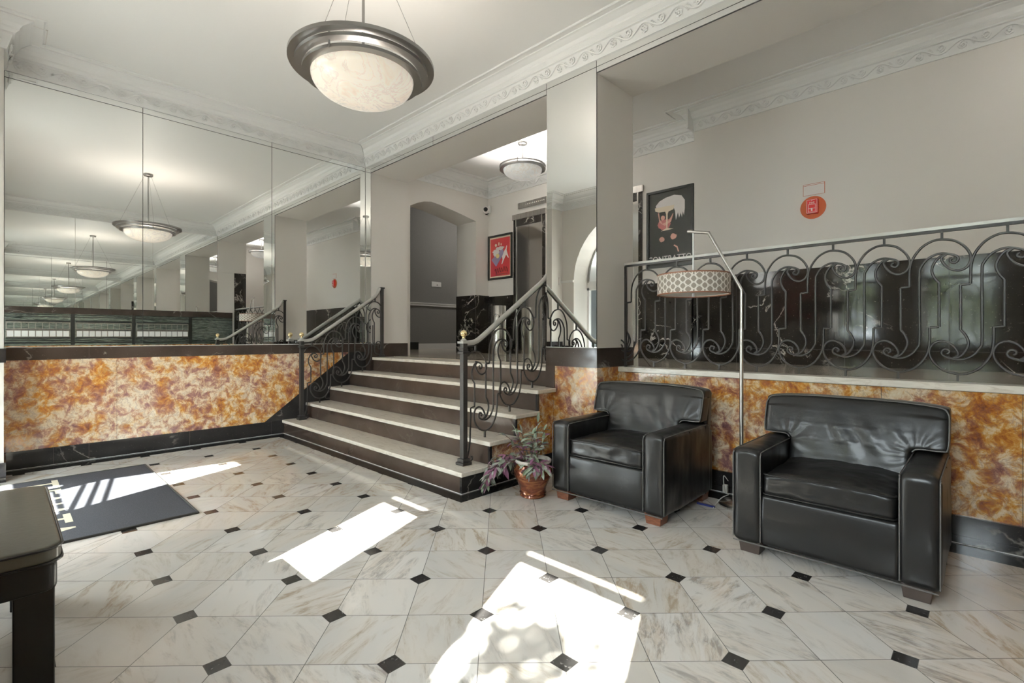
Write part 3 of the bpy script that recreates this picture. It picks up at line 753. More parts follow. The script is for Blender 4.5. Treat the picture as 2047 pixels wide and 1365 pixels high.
def armchair(loc, rz, label, legmat, seed=0):
    o = empty('armchair', loc, label, 'armchair', rz=rz)
    HW, F_, Bk = .428, -.385, .385
    def arm_fn(p, n):
        w = noise.noise(Vector((p.x*9+seed, p.y*7, p.z*6)))*.005+noise.noise(Vector((p.x*30+seed, p.y*22, p.z*9)))*.0018
        bul = .010*math.cos((p.y-F_)*2)
        p = p+n*(w+.002)
        if p.z > .45: p.z += .012*math.cos((abs(p.x)-.355)/.075*1.4)-.004
        return p
    for s in (-1, 1):
        a, b = (.283, HW) if s > 0 else (-HW, -.283)
        arm = rbox('arm', (a, b, F_, .33, .058, .548), .034, M['leather'], o, fn=arm_fn)
        m = MB()
        for xx in (a+.004, b-.004):
            P = [(xx, F_+.006, .075), (xx, F_+.006, .3), (xx, F_+.006, .50), (xx, F_+.016, .530), (xx, F_+.05, .542), (xx, .0, .543), (xx, .25, .543)]
            m.tube(catmull(P, 4), .0032, 6)
        m.build('piping', M['piping'], arm, smooth=True)
        m = MB(); xo = s*(HW-.004)
        for yy in (-.02, .24): MB().tube([(xo, yy, .07), (xo+s*.001, yy+.004, .3), (xo, yy, .535)], .004, 6).build('seam', M['leather'], arm, smooth=True)
    def base_fn(p, n):
        p = p+n*noise.noise(Vector((p.x*5, p.y*5+seed, p.z*5)))*.004
        if p.y < F_+.05 and p.z > .06: p.y -= .012*math.sin(max(0, min(1, (p.z-.06)/.27))*PI)
        return p
    fp = rbox('front_panel', (-.287, .287, F_+.014, .30, .062, .325), .018, M['leather'], o, fn=base_fn)
    m = MB(); m.tube([(-.42, F_-.004, .062), (0, F_+.008, .060), (.42, F_-.004, .062)], .004, 6); m.build('piping', M['piping'], fp)
    def seat_fn(p, n):
        u = max(0, 1-(p.x/.30)**2); vv = max(0, 1-((p.y+.08)/.36)**2)
        top = max(0, (p.z-.37)/.08)
        p.z += .018*u*vv*top-.014*(abs(p.x)/.28)**3*top
        if p.y < -.30: p.y -= .008*u
        w = noise.noise(Vector((p.x*8+seed, p.y*8, p.z*14)))*.007+noise.noise(Vector((p.x*20+seed, p.y*20, p.z*30)))*.003
        return p+n*w
    sc = rbox('seat_cushion', (-.279, .279, F_+.010, .19, .324, .448), .030, M['leather'], o, fn=seat_fn, step=.010)
    m = MB()
    for z in (.335, .437):
        m.tube(catmull([(-.274, F_+.04, z), (-.262, F_+.008, z), (-.15, F_-.002, z+.002), (0, F_-.004, z+.004), (.15, F_-.002, z+.002), (.262, F_+.008, z), (.274, F_+.04, z)], 4), .004, 6)
    m.build('piping', M['leather'], sc, smooth=True)
    def back_fn(p, n):
        p.y += (p.z-.80)*.30
        front = max(0, -n.y)
        u = max(0, 1-(p.x/.42)**2)
        p.y -= .020*u*front*math.sin(max(0, min(1, (p.z-.42)/.38))*PI)
        d = fold(p, (.31, .545), 13, .0045, .12, seed)+fold(p, (-.31, .545), 11, .004, .11, seed+2)
        if abs(p.x) < .36: d += .0065*math.sin(44*p.x+20*p.z+3*noise.noise(Vector((p.x*4, p.z*4, seed))))*math.exp(-((p.x-.05)/.16)**2)*math.exp(-((p.z-.60)/.12)**2)
        d += noise.noise(Vector((p.x*7+seed, 3, p.z*7)))*.004
        p.y += d*front
        if p.z > .74: p.z -= .020*(p.x/.43)**4
        return p
    bc = soft('back_cushion', [(-.281, .281, .212, .33, .40, .72), (-.43, .43, .212, .33, .568, .805)], M['leather'], o, vox=.010, fn=back_fn, sm=14)
    m = MB()
    def bp(x, z, y=.215): return (x, y+(z-.80)*.30-.002, z-(.020*(x/.43)**4 if z > .74 else 0))
    out = [(-.285, .555), (-.31, .572), (-.40, .574), (-.424, .59), (-.428, .70), (-.422, .78), (-.38, .80), (-.2, .803), (0, .804), (.2, .803), (.38, .80), (.422, .78), (.428, .70), (.424, .59), (.40, .574), (.31, .572), (.285, .555)]
    m.tube(catmull([bp(*q) for q in out], 4), .0036, 6); m.build('piping', M['piping'], bc, smooth=True)
    def fr_fn(p, n):
        p = p+n*noise.noise(Vector((p.x*5+seed, p.y*5, p.z*5)))*.004
        if p.z > .5: p.y += (p.z-.80)*.10; p.z -= .02*(p.x/.43)**4
        return p
    rbox('back_frame', (-.420, .420, .30, .385, .062, .790), .022, M['leather'], o, fn=fr_fn)
    for sx in (-1, 1):
        for sy in (-1, 1):
            x = sx*.345; y = -.315 if sy < 0 else .315
            m = MB(); t = .055; b = .047
            V = [(x-b, y-b, 0), (x+b, y-b, 0), (x+b, y+b, 0), (x-b, y+b, 0), (x-t, y-t, .066), (x+t, y-t, .066), (x+t, y+t, .066), (x-t, y+t, .066)]
            m.add(V, [(3, 2, 1, 0), (4, 5, 6, 7), (0, 1, 5, 4), (1, 2, 6, 5), (2, 3, 7, 6), (3, 0, 4, 7)]); m.build('leg', legmat, o, bevel=.003)
    return o
a2 = armchair((5.452, -.275, 0), 0.0, 'black leather armchair on the right with dark block feet, in front of the orange marble', M['darkwood'], 0)
a1 = armchair((4.20, -.285, 0), .012, 'black leather armchair on brown block feet, between the potted plant and the floor lamp', M['brownwood'], 11)

# ------------------------------------------------------------------ bench
o = empty('bench', (3.44, -3.485, 0), 'grey green leather bench with square black legs at the left foreground', 'bench')
def bn(p, n):
    w = noise.noise(Vector((p.x*1.5, p.y*26, p.z*9)))*.004
    top = 1 if n.z > .5 else 0
    p.z += .012*max(0, 1-(p.x/.46)**4)*max(0, 1-(p.y/.20)**4)*(1 if p.z > .46 else 0)
    return p+n*(w*top)
def rr(x0, x1, y0, y1, r):
    P = []
    for cx, cy, a0 in ((x1-r, y1-r, 0), (x0+r, y1-r, PI/2), (x0+r, y0+r, PI), (x1-r, y0+r, 1.5*PI)):
        P += [(cx+r*math.cos(a0+i*PI/10), cy+r*math.sin(a0+i*PI/10)) for i in range(6)]
    return P
c = soft('cushion', [], M['benchleather'], o, vox=.007, sm=4, fn=bn, extra=lambda m: m.prism(rr(-.455, .465, -.20, .20, .055), 2, .437, .490))
m = MB()
for z in (.441, .484):
    m.tube([(x, y, z) for x, y in rr(-.457, .467, -.202, .202, .055)], .0045, 6, closed=True)
m.build('piping', M['leather'], c, smooth=True)
soft('apron', [], M['leather'], o, vox=.008, sm=4, extra=lambda m: m.prism(rr(-.445, .452, -.19, .19, .03), 2, .345, .440))
for x in (-.39, .395):
    for y in (-.135, .135): B('leg', (x-.048, x+.048, y-.048, y+.048, 0, .36), M['leather'], o, bevel=.004)

# ------------------------------------------------------------------ pendants
def pendant(loc, R, label, bowlmat, drop, hb, rings, es, col):
    o = empty('pendant_lamp', loc, label, 'pendant lamp', 'nickel bowl pendants hanging from the ceilings')
    # loc is at ceiling; rim plane at -drop
    m = MB(); m.lathe([(0, 0), (.062, 0), (.062, -.026), (.055, -.034), (0, -.034)], n=28); m.build('canopy', M['nickel'], o, smooth=True)
    m = MB(); m.tube([(0, 0, -.03), (0, 0, -drop-.02)], .009, 10); m.build('rod', M['nickel'], o, smooth=True)
    for k in range(3):
        a = 2*PI*k/3+1.05; m = MB(); m.tube([(.05*math.cos(a), .05*math.sin(a), -.03), (.93*R*math.cos(a), .93*R*math.sin(a), -drop+.01)], .0018, 5); m.build('cable', M['nickel'], o)
    for (r0, r1, z0, z1) in rings:
        m = MB(); m.lathe([(r0, z0-drop), (r1, z0-drop), (r1, z1-drop), (r0, z1-drop), (r0, z0-drop)], n=72); m.build('ring', M['nickel'], o, smooth=True)
    rb = rings[-1][0]+.004; zt = rings[-1][3]
    P = [(rb*math.sin(t), -drop+zt-hb*(math.cos(t))+.0) for t in [i*PI/2/16 for i in range(17)]]
    m = MB(); m.lathe(P+[(rb-.01, -drop+zt)]+[((rb-.01)*math.sin(t), -drop+zt-(hb-.01)*math.cos(t)) for t in [PI/2-i*PI/2/10 for i in range(11)]], n=64); m.build('bowl', bowlmat, o, smooth=True)
    for k in range(3):
        a = 2*PI*k/3+1.05; m = MB(); r = rings[-1][1]; m.tube([(r*math.cos(a), r*math.sin(a), -drop+.01), (r*math.cos(a), r*math.sin(a), -drop+zt)], .006, 6); m.build('standoff', M['nickel'], o)
    l = bpy.data.lights.new('bulb', 'POINT'); l.energy = es; l.color = col; l.shadow_soft_size = .035
    lo = bpy.data.objects.new('bulb', l); COL.objects.link(lo); lo.parent = o; lo.location = (0, 0, -drop-.115)
    return o
pendant((3.234, -1.854, ZC), .43, 'large nickel bowl pendant with warm alabaster glass above the lobby floor', M['bowl'], .81, .150,
        [(.385, .435, .0, -.022), (.345, .395, -.032, -.052), (.303, .355, -.070, -.088)], 20, (1, .92, .83))
pendant((1.73, 1.238, ZC-.002), .29, 'smaller nickel bowl pendant with white glass in the upper hall', M['bowl2'], .31, .125,
        [(.262, .298, .0, -.014), (.245, .295, -.030, -.046)], 40, (1, .95, .90))
pendant((7.4, 1.238, ZC-.002), .29, 'added unseen nickel bowl pendant that brightens the far right end of the upper hall', M['bowl2'], .31, .125,  # added lamp out of view, lights the right part of the hall
        [(.262, .298, .0, -.014), (.245, .295, -.030, -.046)], 95, (1, .97, .94))
o = empty('added_ceiling_lamp', (-1.2, 3.9, 3.85), 'added unseen ceiling lamp that brightens the corridor beyond the arch', 'ceiling lamp')  # unseen fixture, added to lift the dark corridor
m = MB(); m.lathe([(0, 0), (.15, 0), (.15, -.02), (.11, -.06), (0, -.075)], n=32); m.build('diffuser', M['bowl2'], o, smooth=True)
l = bpy.data.lights.new('corridor_fill', 'POINT'); l.energy = 26; l.color = (1, .95, .88); l.shadow_soft_size = .12
lo = bpy.data.objects.new('corridor_fill', l); COL.objects.link(lo); lo.parent = o; lo.location = (0, 0, -.22)

# ------------------------------------------------------------------ floor lamp
o = empty('floor_lamp', (4.80, .075, 0), 'arched steel floor lamp with grey patterned drum shade between the armchairs', 'floor lamp')
m = MB(); m.lathe([(0, 0), (.125, 0), (.128, .012), (.12, .022), (.02, .034), (0, .034)], n=40); m.build('base', M['steel'], o, smooth=True)
m = MB(); m.tube([(.02, 0, .03), (.02, 0, 1.20)], .0125, 14); m.tube([(.02, 0, 1.18), (.02, 0, 1.475)], .0105, 14); m.build('pole', M['lampsteel'], o, smooth=True)
m = MB(); m.tube([(.02, 0, 1.470), (-.205, 0, 1.893)], .0105, 14); m.tube([(-.20, 0, 1.888), (-.345, 0, 1.917)], .0105, 14); m.tube([(-.32, 0, 1.915), (-.355, 0, 1.919)], .012, 14); m.build('arm', M['lampsteel'], o, smooth=True)
m = MB(); m.tube([(-.315, 0, 1.91), (-.315, 0, 1.455)], .006, 10); m.tube([(-.315, 0, 1.47), (-.315, 0, 1.440)], .010, 10); m.build('drop_rod', M['white'], o, smooth=True)
R_ = .250; zs = 1.452
sh = empty('shade_pivot', (0, 0, 0)); bpy.data.objects.remove(sh)
m = MB(); m.lathe([(R_, 0), (R_, .148)], n=72); s = m.build('lamp_shade', M['shade'], o, smooth=True); s.location = (-.315, 0, zs)
m = MB(); m.lathe([(R_-.004, .001), (R_-.004, .147)], n=72); m.build('lining', M['lampinner'], s, smooth=True)
m = MB(); m.lathe([(R_-.005, 0), (R_+.001, 0), (R_+.001, .008), (R_-.005, .008), (R_-.005, 0)], n=72); m.lathe([(R_-.005, .140), (R_+.001, .140), (R_+.001, .149), (R_-.005, .149), (R_-.005, .140)], n=72); m.build('trim_band', M['shadetrim'], s, smooth=True)
m = MB(); m.lathe([(0, .012), (R_-.006, .012)], n=60); m.build('diffuser', M['lampinner'], s)
# cord and clutter by the lamp base
o = tag(MB().tube(catmull([(4.66, .27, .10), (4.64, .24, .14), (4.655, .20, .09), (4.68, .16, .045), (4.72, .12, .05), (4.70, .05, .04), (4.68, .0, .006), (4.70, -.10, .006)], 6), .003, 6).build('power_cord', M['cord'], smooth=True), 'white power cord curling beside the floor lamp base', 'cord')
o = tag(MB().box(4.58, 4.70, -.085, -.07, .0, .012).build('blue_stick', M['blue']), 'small blue plastic strip on the floor behind the left armchair', 'strip')
o = tag(MB().box(4.645, 4.675, .20, .235, .03, .085).build('plug_adapter', M['cord'], bevel=.004), 'small white plug adapter at the wall behind the left armchair', 'plug')

# ------------------------------------------------------------------ potted plant
PX, PY = 3.650, -.735
o = empty('potted_plant', (PX, PY, 0), 'trailing purple and green spiderwort in a glazed copper pot beside the stairs', 'potted plant')
pr = [(0, 0), (.088, 0), (.094, .008), (.088, .020), (.098, .030), (.093, .042), (.100, .075), (.118, .115), (.135, .155), (.141, .180), (.136, .200), (.122, .222), (.117, .232), (.125, .245)]
m = MB(); m.lathe(pr, n=48); m.build('pot', M['copper'], o, smooth=True)
m = MB(); m.lathe([(.124, .243), (.133, .250), (.134, .262), (.126, .268), (.116, .262), (.112, .240)], n=48); m.build('rim', M['potrim'], o, smooth=True)
m = MB(); m.lathe([(0, .236), (.116, .240)], n=32); m.build('soil', M['soil'], o)
rnd = random.Random(5)
ms = MB(); ml = MB(); ml2 = MB()
def leaf(m, p, d, L, wd, droop):
    d = d.normalized(); side = d.cross(Vector((0, 0, 1)));
    if side.length < .05: side = Vector((1, 0, 0))
    side.normalize(); side = (Matrix.Rotation(rnd.uniform(-.7, .7), 3, d) @ side)
    up = side.cross(d)
    V = []; n = 5; q = p.copy()
    for i in range(n+1):
        t = i/n; w = wd*math.sin(PI*min(1, (t*.92+.08)))**.8
        V += [q-side*w+up*w*.35, q.copy(), q+side*w+up*w*.35]
        d = (d+Vector((0, 0, -droop/n))).normalized(); q = q+d*L/n
    F = []
    for i in range(n):
        a = i*3; F += [(a, a+1, a+4, a+3), (a+1, a+2, a+5, a+4)]
    m.add(V, F)
stems = []
for i in range(28):      # trailing stems: many go to camera-left (toward -x,-y), some upright
    if i < 13: az = rnd.uniform(PI*1.0, PI*1.42); rise = rnd.uniform(.05, .35); L = rnd.uniform(.22, .40); dr = rnd.uniform(1.6, 2.6)
    elif i < 23: az = rnd.uniform(.3*PI, 1.9*PI); rise = 1; L = rnd.uniform(.14, .29); dr = .25
    else: az = rnd.uniform(-1.5, -.3); rise = .5; L = rnd.uniform(.10, .15); dr = 1.6
    rr0 = rnd.uniform(.02, .10); sp = .9 if rise < .6 else rnd.uniform(.25, .95); p = Vector((rr0*math.cos(az), rr0*math.sin(az), .24)); d = Vector((math.cos(az)*sp, math.sin(az)*sp, .5+rise)).normalized()
    P = [p.copy()]; n = 9
    for k in range(n):
        d = (d+Vector((0, 0, -dr/n))+Vector((rnd.uniform(-.12, .12), rnd.uniform(-.12, .12), 0))).normalized(); p = p+d*L/n; P.append(p.copy())
        if p.z < .03: break
        if k > 0:
            for s in (0, 1):
                if rnd.random() < (.75 if rise < .6 else .6):
                    a = rnd.uniform(0, 2*PI); dd = (d*.6+Vector((math.cos(a), math.sin(a), rnd.uniform(-.4, .4)))*.8)
                    leaf(ml if rnd.random() < .6 else ml2, p, dd, rnd.uniform(.055, .10), rnd.uniform(.009, .015), rnd.uniform(.3, 1.2))
    leaf(ml, P[-1], d, .07, .012, .5)
    ms.tube(P, .0025, 5)
ms.build('stems', M['stem'], o, smooth=True); ml.build('foliage', M['leaf'], o, smooth=True); tag(ml2.build('foliage', M['leaf2'], o, smooth=True), 'purple leaves')

# ------------------------------------------------------------------ doormat
o = empty('doormat', (1.475, -3.10, 0), 'dark grey entrance mat with cream lettering, striped by sunlight', 'doormat')
B('carpet', (-.845, .845, -.56, .56, .001, .010), M['mat'], o); 
m = MB(); m.tube([(-.855, -.57, .005), (.855, -.57, .005), (.855, .57, .005), (-.855, .57, .005)], .009, 6, closed=True); m.build('rubber_edge', M['matedge'], o)
text('lettering', 'TIEAIATA', .42, M['matletter'], o, Matrix.Translation((-.02, -.30, .0105)) @ Matrix.Scale(.86, 4, (1, 0, 0)), .0006)

# ------------------------------------------------------------------ posters, alarm, camera
def frame(o, w, h, t, d, mat):
    m = MB(); m.box(-w/2, w/2, -d, 0, -h/2, -h/2+t); m.box(-w/2, w/2, -d, 0, h/2-t, h/2); m.box(-w/2, -w/2+t, -d, 0, -h/2+t, h/2-t); m.box(w/2-t, w/2, -d, 0, -h/2+t, h/2-t)
    m.build('frame', mat, o, bevel=.002)
def flat(name, poly, mat, o, y, th=.0015):
    m = MB(); m.prism(poly, 1, y-th, y); return m.build(name, mat, o)
def circ(cx, cz, rx, rz, n=20, wob=0, seed=0):
    return [(cx+rx*(1+wob*noise.noise(Vector((math.cos(2*PI*i/n)*2, math.sin(2*PI*i/n)*2, seed))))*math.cos(2*PI*i/n), cz+rz*(1+wob*noise.noise(Vector((math.cos(2*PI*i/n)*2, math.sin(2*PI*i/n)*2, seed+5))))*math.sin(2*PI*i/n)) for i in range(n)]
# red poster
o = empty('framed_poster', (.356, Y2, 2.437), 'small framed red poster with white figures beside the elevator', 'poster')
frame(o, .552, .725, .032, .022, M['blackp'])
flat('mount', [(-.246, -.33), (.246, -.33), (.246, .33), (-.246, .33)], M['cream'], o, -.006)
flat('print', [(-.222, -.305), (.222, -.305), (.222, .305), (-.222, .305)], M['posterred'], o, -.0078)
flat('lilac_panel', [(-.20, -.03), (-.09, -.15), (.09, .05), (.06, .14), (-.0, .10)], M['lilac'], o, -.0096)
flat('white_shape', circ(-.09, .08, .075, .06, 22, .5, 1), M['foam'], o, -.0115)
flat('white_shape', circ(.0, .14, .09, .03, 20, .5, 2), M['foam'], o, -.0115)
flat('white_shape', [(.05, -.0), (.10, .09), (.13, .12), (.15, .17), (.165, .16), (.15, .10), (.17, .04), (.20, -.03), (.185, -.035), (.14, .02), (.10, -.04), (.055, -.12), (.035, -.12), (.06, -.05)], M['foam'], o, -.0115)
flat('yellow_shape', circ(-.05, .02, .04, .035, 16, .4, 3), M['yellow'], o, -.0135)
flat('cream_shape', circ(-.09, .195, .025, .025, 12, .3, 4), M['cream'], o, -.0135)
flat('cream_shape', circ(-.02, .21, .015, .03, 12, .3, 5), M['cream'], o, -.0135)
flat('cream_shape', circ(.03, .20, .012, .022, 12, .3, 6), M['cream'], o, -.0135)
m = MB(); P = []
for i in range(60):
    t = i/59; P.append((-.12+.30*t, -.0105, -.22+.035*math.sin(t*38)*(1 if i % 7 else 1.6)+.02*t))
m.tube(P, .003, 4); m.build('script', M['blackp'], o)
m = MB()
for z in (-.275, -.285): m.box(-.10, .17, -.0096, -.0085, z, z+.004)
m.build('small_print', M['blackp'], o)
# black poster
o = empty('framed_poster', (3.262, Y2, 2.463), 'large black framed poster of a foaming glass lettered CONTRATTO behind the floor lamp', 'poster')
frame(o, .600, .945, .030, .024, M['blackp'])
flat('print', [(-.272, -.445), (.272, -.445), (.272, .445), (-.272, .445)], M['posterblack'], o, -.008)
flat('foam_head', [(-.17, .25), (-.18, .29), (-.13, .34), (-.05, .37), (.06, .385), (.15, .36), (.19, .30), (.19, .20), (.18, .12), (.165, .17), (.155, .10), (.14, .16), (.12, .10), (.105, .17), (.08, .08), (.07, .19), (.05, .24), (-.04, .262)], M['foam'], o, -.0100)
flat('glass_bowl', [(-.19, .265), (-.185, .225), (-.14, .205), (.0, .200), (.05, .215), (.06, .265)], M['cream'], o, -.0118)
flat('glass_stem', [(-.055, .205), (-.01, .20), (-.022, .17), (-.026, .0), (.05, -.02), (-.11, -.03), (-.04, .0), (-.043, .17)], M['cream'], o, -.0136)
flat('pink_shape', circ(-.07, .05, .085, .06, 22, .35, 8), M['pink'], o, -.0120)
flat('peach_shape', [(-.15, .20), (-.135, .20), (-.125, .12), (-.09, .06), (-.02, .08), (.02, .13), (.045, .17), (.05, .16), (.02, .07), (-.06, .03), (-.13, .08)], M['skin'], o, -.0128)
flat('peach_shape', circ(-.085, .13, .026, .03, 14, .2, 9), M['skin'], o, -.0136)
flat('peach_shape', circ(-.10, -.13, .035, .03, 14, .4, 10), M['skin'], o, -.0100)
flat('peach_shape', circ(.05, -.11, .04, .035, 14, .4, 11), M['skin'], o, -.0100)
flat('pink_shape', [(.06, -.21), (.10, -.235), (.12, -.30), (.105, -.30), (.09, -.25), (.05, -.222)], M['skin'], o, -.0100)
text('lettering', 'CONTRATTO', .105, M['foam'], o, Matrix.Translation((-.005, -.0095, -.405)) @ Matrix.Rotation(PI/2, 4, 'X') @ Matrix.Scale(.86, 4, (1, 0, 0)), .0008)
# fire alarm
o = empty('fire_alarm', (4.825, Y1, 2.376), 'red fire alarm pull station on an orange disc above the black marble', 'fire alarm')
m = MB(); m.lathe([(0, 0), (.107, 0), (.107, .006), (0, .006)], n=48); d = m.build('disc', M['orangedisc'], o); d.rotation_euler = (PI/2, 0, 0)
B('housing', (-.047, .047, -.048, -.004, -.062, .072), M['red'], o, bevel=.004)
m = MB()
for b in ((-.043, .043, -.0495, -.047, .064, .067), (-.043, .043, -.0495, -.047, -.058, -.055), (-.043, -.040, -.0495, -.047, -.058, .067), (.040, .043, -.0495, -.047, -.058, .067), (-.030, .030, -.0500, -.047, .020, .024), (-.030, -.027, -.05, -.047, -.05, .024), (.027, .030, -.05, -.047, -.05, .024), (-.03, .03, -.05, -.047, -.018, -.014), (-.006, .006, -.056, -.047, -.040, -.014), (-.003, .003, -.051, -.047, .054, .060)): m.box(*b)
m.build('white_marking', M['white'], o)
text('lettering', 'FIRE', .024, M['white'], o, Matrix.Translation((0, -.0485, .029)) @ Matrix.Rotation(PI/2, 4, 'X'), .001)
text('lettering', 'PULL DOWN', .009, M['white'], o, Matrix.Translation((0, -.0485, -.050)) @ Matrix.Rotation(PI/2, 4, 'X'), .001)
o = empty('instruction_card', (4.832, Y1, 2.548), 'small white instruction card with red edge above the fire alarm', 'card')
B('backing', (-.090, .090, -.004, 0, -.052, .056), M['orangedisc'], o); B('card', (-.086, .086, -.006, -.003, -.050, .040), M['foam'], o); B('header', (-.086, .086, -.006, -.003, .044, .052), M['foam'], o)
m = MB()
for k in range(5): m.box(-.075+.01*(k % 2), .07-.012*(k % 3), -.0066, -.0055, .020-.013*k, .0225-.013*k)
m.build('print_lines', M['paint'], o)
# security camera in the hall corner
o = empty('security_camera', (.10, 2.17, 3.228), 'small dome security camera in the hall corner above the red poster', 'camera')
m = MB(); m.box(-.055, .055, -.02, .01, -.05, .07); c = m.build('mount', M['white'], o, bevel=.008)
m = MB(); m.ball((0, -.045, 0), .062, 18, 12); c = m.build('housing', M['foam'], o, smooth=True)
m = MB(); m.ball((.03, -.085, -.002), .036, 16, 10); m.build('lens', M['lens'], o, smooth=True)
m = MB(); m.ball((-.02, -.02, 0), .072, 14, 10, (.9, .7, 1)); m.build('collar', M['lens'], o, smooth=True)

# ------------------------------------------------------------------ elevators
def elevator(xc, label, w=.60):
    o = empty('elevator', (xc, Y2, ZF), label, 'elevator')
    h = 3.055-ZF; L = -w/2; R = w/2
    m = MB(); m.box(L-.02, R+.02, -.03, .0, h-.085, h); m.build('header', M['steel'], o, bevel=.003)
    m = MB(); m.box(L, L+.05, -.02, .0, 0, h-.085); m.box(R-.05, R, -.02, 0, 0, h-.085); m.build('side_panel', M['bmarble'], o)
    m = MB(); m.box(L+.045, L+.065, -.024, .0, 0, h-.085); m.box(R-.065, R-.045, -.024, 0, 0, h-.085); m.build('jamb', M['polsteel'], o)
    for s in (-1, 1):
        a, b = (L+.065, -.003) if s < 0 else (.003, R-.065)
        d = B('door', (a, b, -.014, -.002, 0, h-.19), M['polsteel'], o)
        B('upper_panel', (a, b, -.012, -.002, h-.188, h-.086), M['bmarble'], o)
    return o
elevator(.985, 'polished steel elevator doors in a black marble frame behind the stair railing', .64)
elevator(2.585, 'second elevator at the right, its polished frame showing beside the black framed poster', .62)
o = empty('floor_indicator', (1.06, Y2, 3.175), 'steel floor indicator strip above the elevator', 'indicator')
B('plate', (-.29, .29, -.03, 0, -.045, .045), M['steel'], o, bevel=.003)
for k in range(11):
    m = MB(); m.ball((-.12+.036*k, -.031, .0), .009, 8, 6, (1, .4, 1)); m.build('lamp_dot', M['white'] if k == 0 else M['foam'], o)
# waste bin
o = empty('waste_bin', (.62, 1.90, ZF), 'tall cylindrical brushed steel waste bin beside the elevator', 'waste bin')
m = MB(); m.lathe([(0, 0), (.118, 0), (.120, .006), (.120, .735), (.116, .742), (0, .742)], n=44); m.build('body', M['steel'], o, smooth=True)
m = MB(); n = 26; cx = math.radians(-62)
V = []; F = []
for rr_, yy in ((.058, .1205),):
    for i in range(n):
        a = 2*PI*i/n; th = cx+rr_*math.cos(a)/.12; V.append((.1212*math.cos(th), .1212*math.sin(th), .54+.075*math.sin(a)))
m.add(V, [tuple(range(n))]); m.build('opening', M['lens'], o)

# ------------------------------------------------------------------ front openings (behind the camera, seen in reflections)
def fan_glass():
    n = NT('frosted_white_glass'); n.n.remove(n.b); tr = n.n.new('ShaderNodeBsdfTranslucent'); tr.inputs[0].default_value = (.9, .9, .88, 1)
    df = n.n.new('ShaderNodeBsdfDiffuse'); df.inputs[0].default_value = (.8, .8, .78, 1)
    mx = n.n.new('ShaderNodeMixShader'); mx.inputs[0].default_value = .45; n.lk(tr.outputs[0], mx.inputs[1]); n.lk(df.outputs[0], mx.inputs[2])
    n.lk(mx.outputs[0], n.n['Material Output'].inputs['Surface']); return n.mt
def window(n, x0, x1, zs):
    o = empty('window_%d' % n, ((x0+x1)/2, YO+.05, 0)); o['kind'] = 'structure'
    w = (x1-x0)/2
    m = MB(); m.box(-w, -w+.035, -.03, .03, zs, 2.5); m.box(w-.035, w, -.03, .03, zs, 2.5); m.box(-w, w, -.03, .03, 2.475, 2.5); m.box(-w, w, -.03, .03, zs, zs+.04); m.box(-w, w, -.03, .03, 2.36, 2.415)
    m.build('window_frame', M['blackp'], o); B('pane', (-w+.03, w-.03, -.004, .004, zs+.02, 2.49), M['glass'], o)
    m = MB(); m.box(-w+.001, w-.001, .05, .56, zs, zs+.012); m.build('window_sill', M['basem'], o)
window(1, 3.90, 4.54, 1.10); window(2, 5.20, 6.12, .98)
o = empty('door_1', (1.42, YO+.10, 0)); o['kind'] = 'structure'
m = MB()
for a, b in ((-.72, -.68), (-.02, .07), (.73, .80)): m.box(a, b, -.03, .03, 0, 2.04)
m.box(-.72, 1.48, -.03, .03, 2.00, 2.16); m.box(-.72, .80, -.03, .03, 0, .12); m.box(1.40, 1.48, -.03, .03, 0, 2.04); m.box(.80, 1.48, -.03, .03, 0, .12)
m.build('door_frame', M['white'], o)
m = MB(); m.box(-.70, .79, -.004, .004, .1, 2.02); m.build('pane', M['glass'], o)
B('side_panel', (.80, 1.42, -.012, .012, .1, 2.02), M['white'], o)
m = MB()
for z, dz in ((.87, 0), (1.02, -.12), (1.10, -.12), (1.18, -.12)): m.tube([(.07, .04, z), (.73, .04, z+dz)], .014, 6)
m.tube([(-.68, .04, .93), (-.02, .04, .93)], .014, 6)
m.build('push_bar', M['steel'], o)
V = [(DCX-1.42+DRX*math.cos(PI*i/24), DSP+DRZ*math.sin(PI*i/24)) for i in range(25)]
m = MB(); m.prism(V, 1, -.01, .01); m.build('fanlight', fan_glass(), o)
m = MB()
for s in (1, .70): m.tube([(DCX-1.42+DRX*.98*s*math.cos(PI*i/24), .02, DSP+.02+DRZ*.97*s*math.sin(PI*i/24)) for i in range(25)], .018, 6)
m.tube([(DCX-1.42, .02, DSP), (DCX-1.42, .02, DSP+DRZ)], .015, 6); m.build('fanlight_frame', M['nickel'], o)
# poster and small things on the front wall, seen in the black marble
o = empty('framed_poster', (3.28, YF, 1.95), 'dark framed red poster on the entrance wall, seen reflected in the black marble', 'poster')
m = MB(); m.box(-.42, .42, 0, .02, -.5, .45); m.build('frame', M['blackp'], o); B('print', (-.37, .37, .018, .024, -.45, .40), M['posterred'], o)
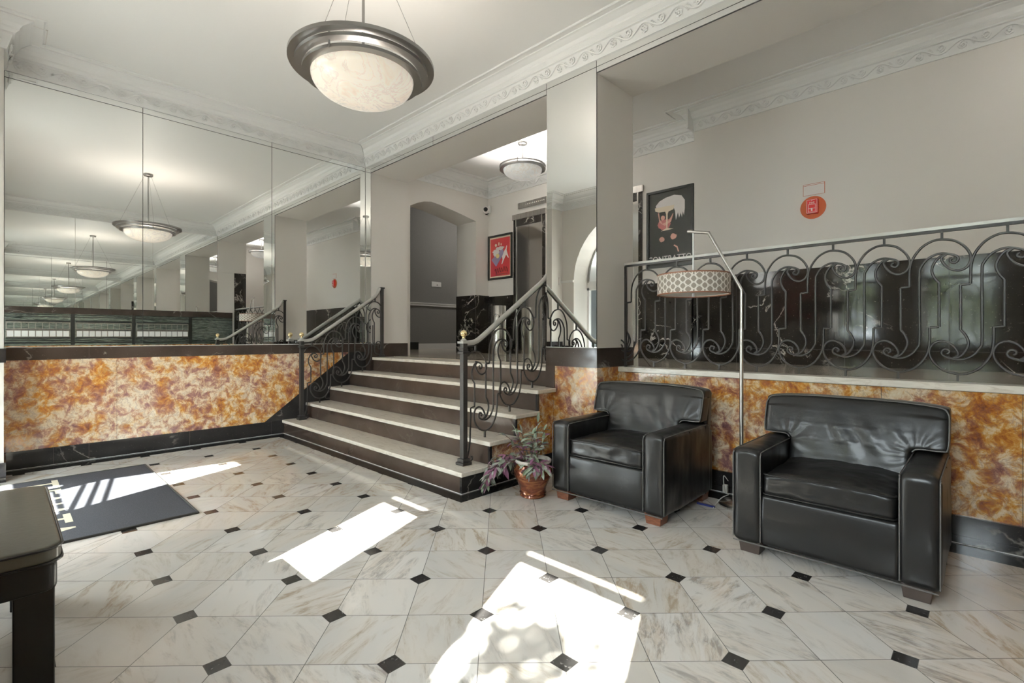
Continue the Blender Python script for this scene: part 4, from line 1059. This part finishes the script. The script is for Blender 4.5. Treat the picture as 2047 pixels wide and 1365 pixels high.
# outside
st(B('ground_outside', (-12, 20, -24, YO, -.9, -.75), M['ground']))
m = MB(); m.box(.5, 3.0, YO-1.4, YO, -.12, -.005); m.box(.5, 3.0, YO-1.7, YO-1.4, -.3, -.12); m.box(.5, 3.0, YO-2.0, YO-1.7, -.76, -.3); m.box(.5, 3.0, YO-1.7, YO, -.76, -.12); st(m.build('trim_31', M['ground']))
o = tag(MB().prism([(1.30, .95), (1.68, 1.50), (2.30, 2.62), (.3, 2.62), (.3, .95)], 1, YO-.17, YO-.10).build('sun_blocker', M['blocker']), 'added dark sheet outside the entrance door that cuts the sunlight to a wedge', 'blocker')  # added outside the door; slanted edge trims the sun patch to a wedge
def tree(loc, cl, label, nl, ls=.05, trunk=2.0, seed=1):
    o = empty('tree', loc, label, 'tree'); r = random.Random(seed)
    m = MB(); m.tube([(0, 0, 0), (.03, .02, trunk*.6), (0, 0, trunk)], [.07, .055, .04], 8)
    for (x, y, z, R) in cl: m.tube([(0, 0, trunk*.8), (x*.6, y*.6, z-R*.3), (x, y, z)], [.035, .02, .01], 6)
    m.build('trunk', M['bark'], o, smooth=True)
    m = MB()
    for (x, y, z, R) in cl:
        for _ in range(nl):
            v = Vector((r.gauss(0, 1), r.gauss(0, 1), r.gauss(0, 1))).normalized()*R*r.random()**.4+Vector((x, y, z))
            a = Vector((r.gauss(0, 1), r.gauss(0, 1), r.gauss(0, 1))).normalized(); b = a.orthogonal().normalized()*ls*.5; a = a*ls
            m.add([v-a, v+b, v+a, v-b], [(0, 1, 2, 3)])
    m.build('crown', M['green'], o)
tree((4.75, -5.6, -.75), [(0, 0, 3.05, .38), (-.3, .1, 2.7, .4), (.3, 0, 2.8, .4), (0, 0, 2.3, .6), (.15, 0, 1.6, .5)], 'leafy shrub outside the middle window', 420, .055, 2.6, 3)
tree((6.6, -7.4, -.75), [(.45, 0, 5.5, .30), (.75, 0, 5.15, .4), (.2, .2, 4.95, .45), (-.3, 0, 5.2, .35), (.2, 0, 4.4, .6)], 'airy young tree outside the right hand window', 230, .05, 4.2, 9)
for i, (x, y, s, l) in enumerate(((-3.5, -14.0, 2.2, 'broad green tree across the street, leftmost'), (2.0, -10.5, 1.7, 'round green tree across the street in front of the steps'), (9.8, -11.0, 1.8, 'round green tree across the street opposite the right hand window'), (6.0, -17.0, 2.2, 'broad green tree across the street, behind the middle window'), (15.5, -14.0, 2.2, 'broad green tree across the street, rightmost'))):
    tree((x, y, -.75), [(0, 0, 4.0, s*.8), (-s*.6, 0, 3.0, s*.7), (s*.6, 0, 3.1, s*.7), (0, 0, 2.2, s*.7)], l, 420, .17, 3.0, 20+i)

# groups for repeated kinds
GR = {'mirror': 'mirror panes on the walls', 'armchair': 'black leather armchairs', 'railing': 'stair railings', 'poster': 'framed posters', 'elevator': 'elevators of the upper hall', 'mailboxes': 'mailbox banks on the right wall', 'tree': 'trees and shrubs outside'}
for ob in COL.objects:
    if ob.get('category') in GR and 'group' not in ob: ob['group'] = GR[ob['category']]
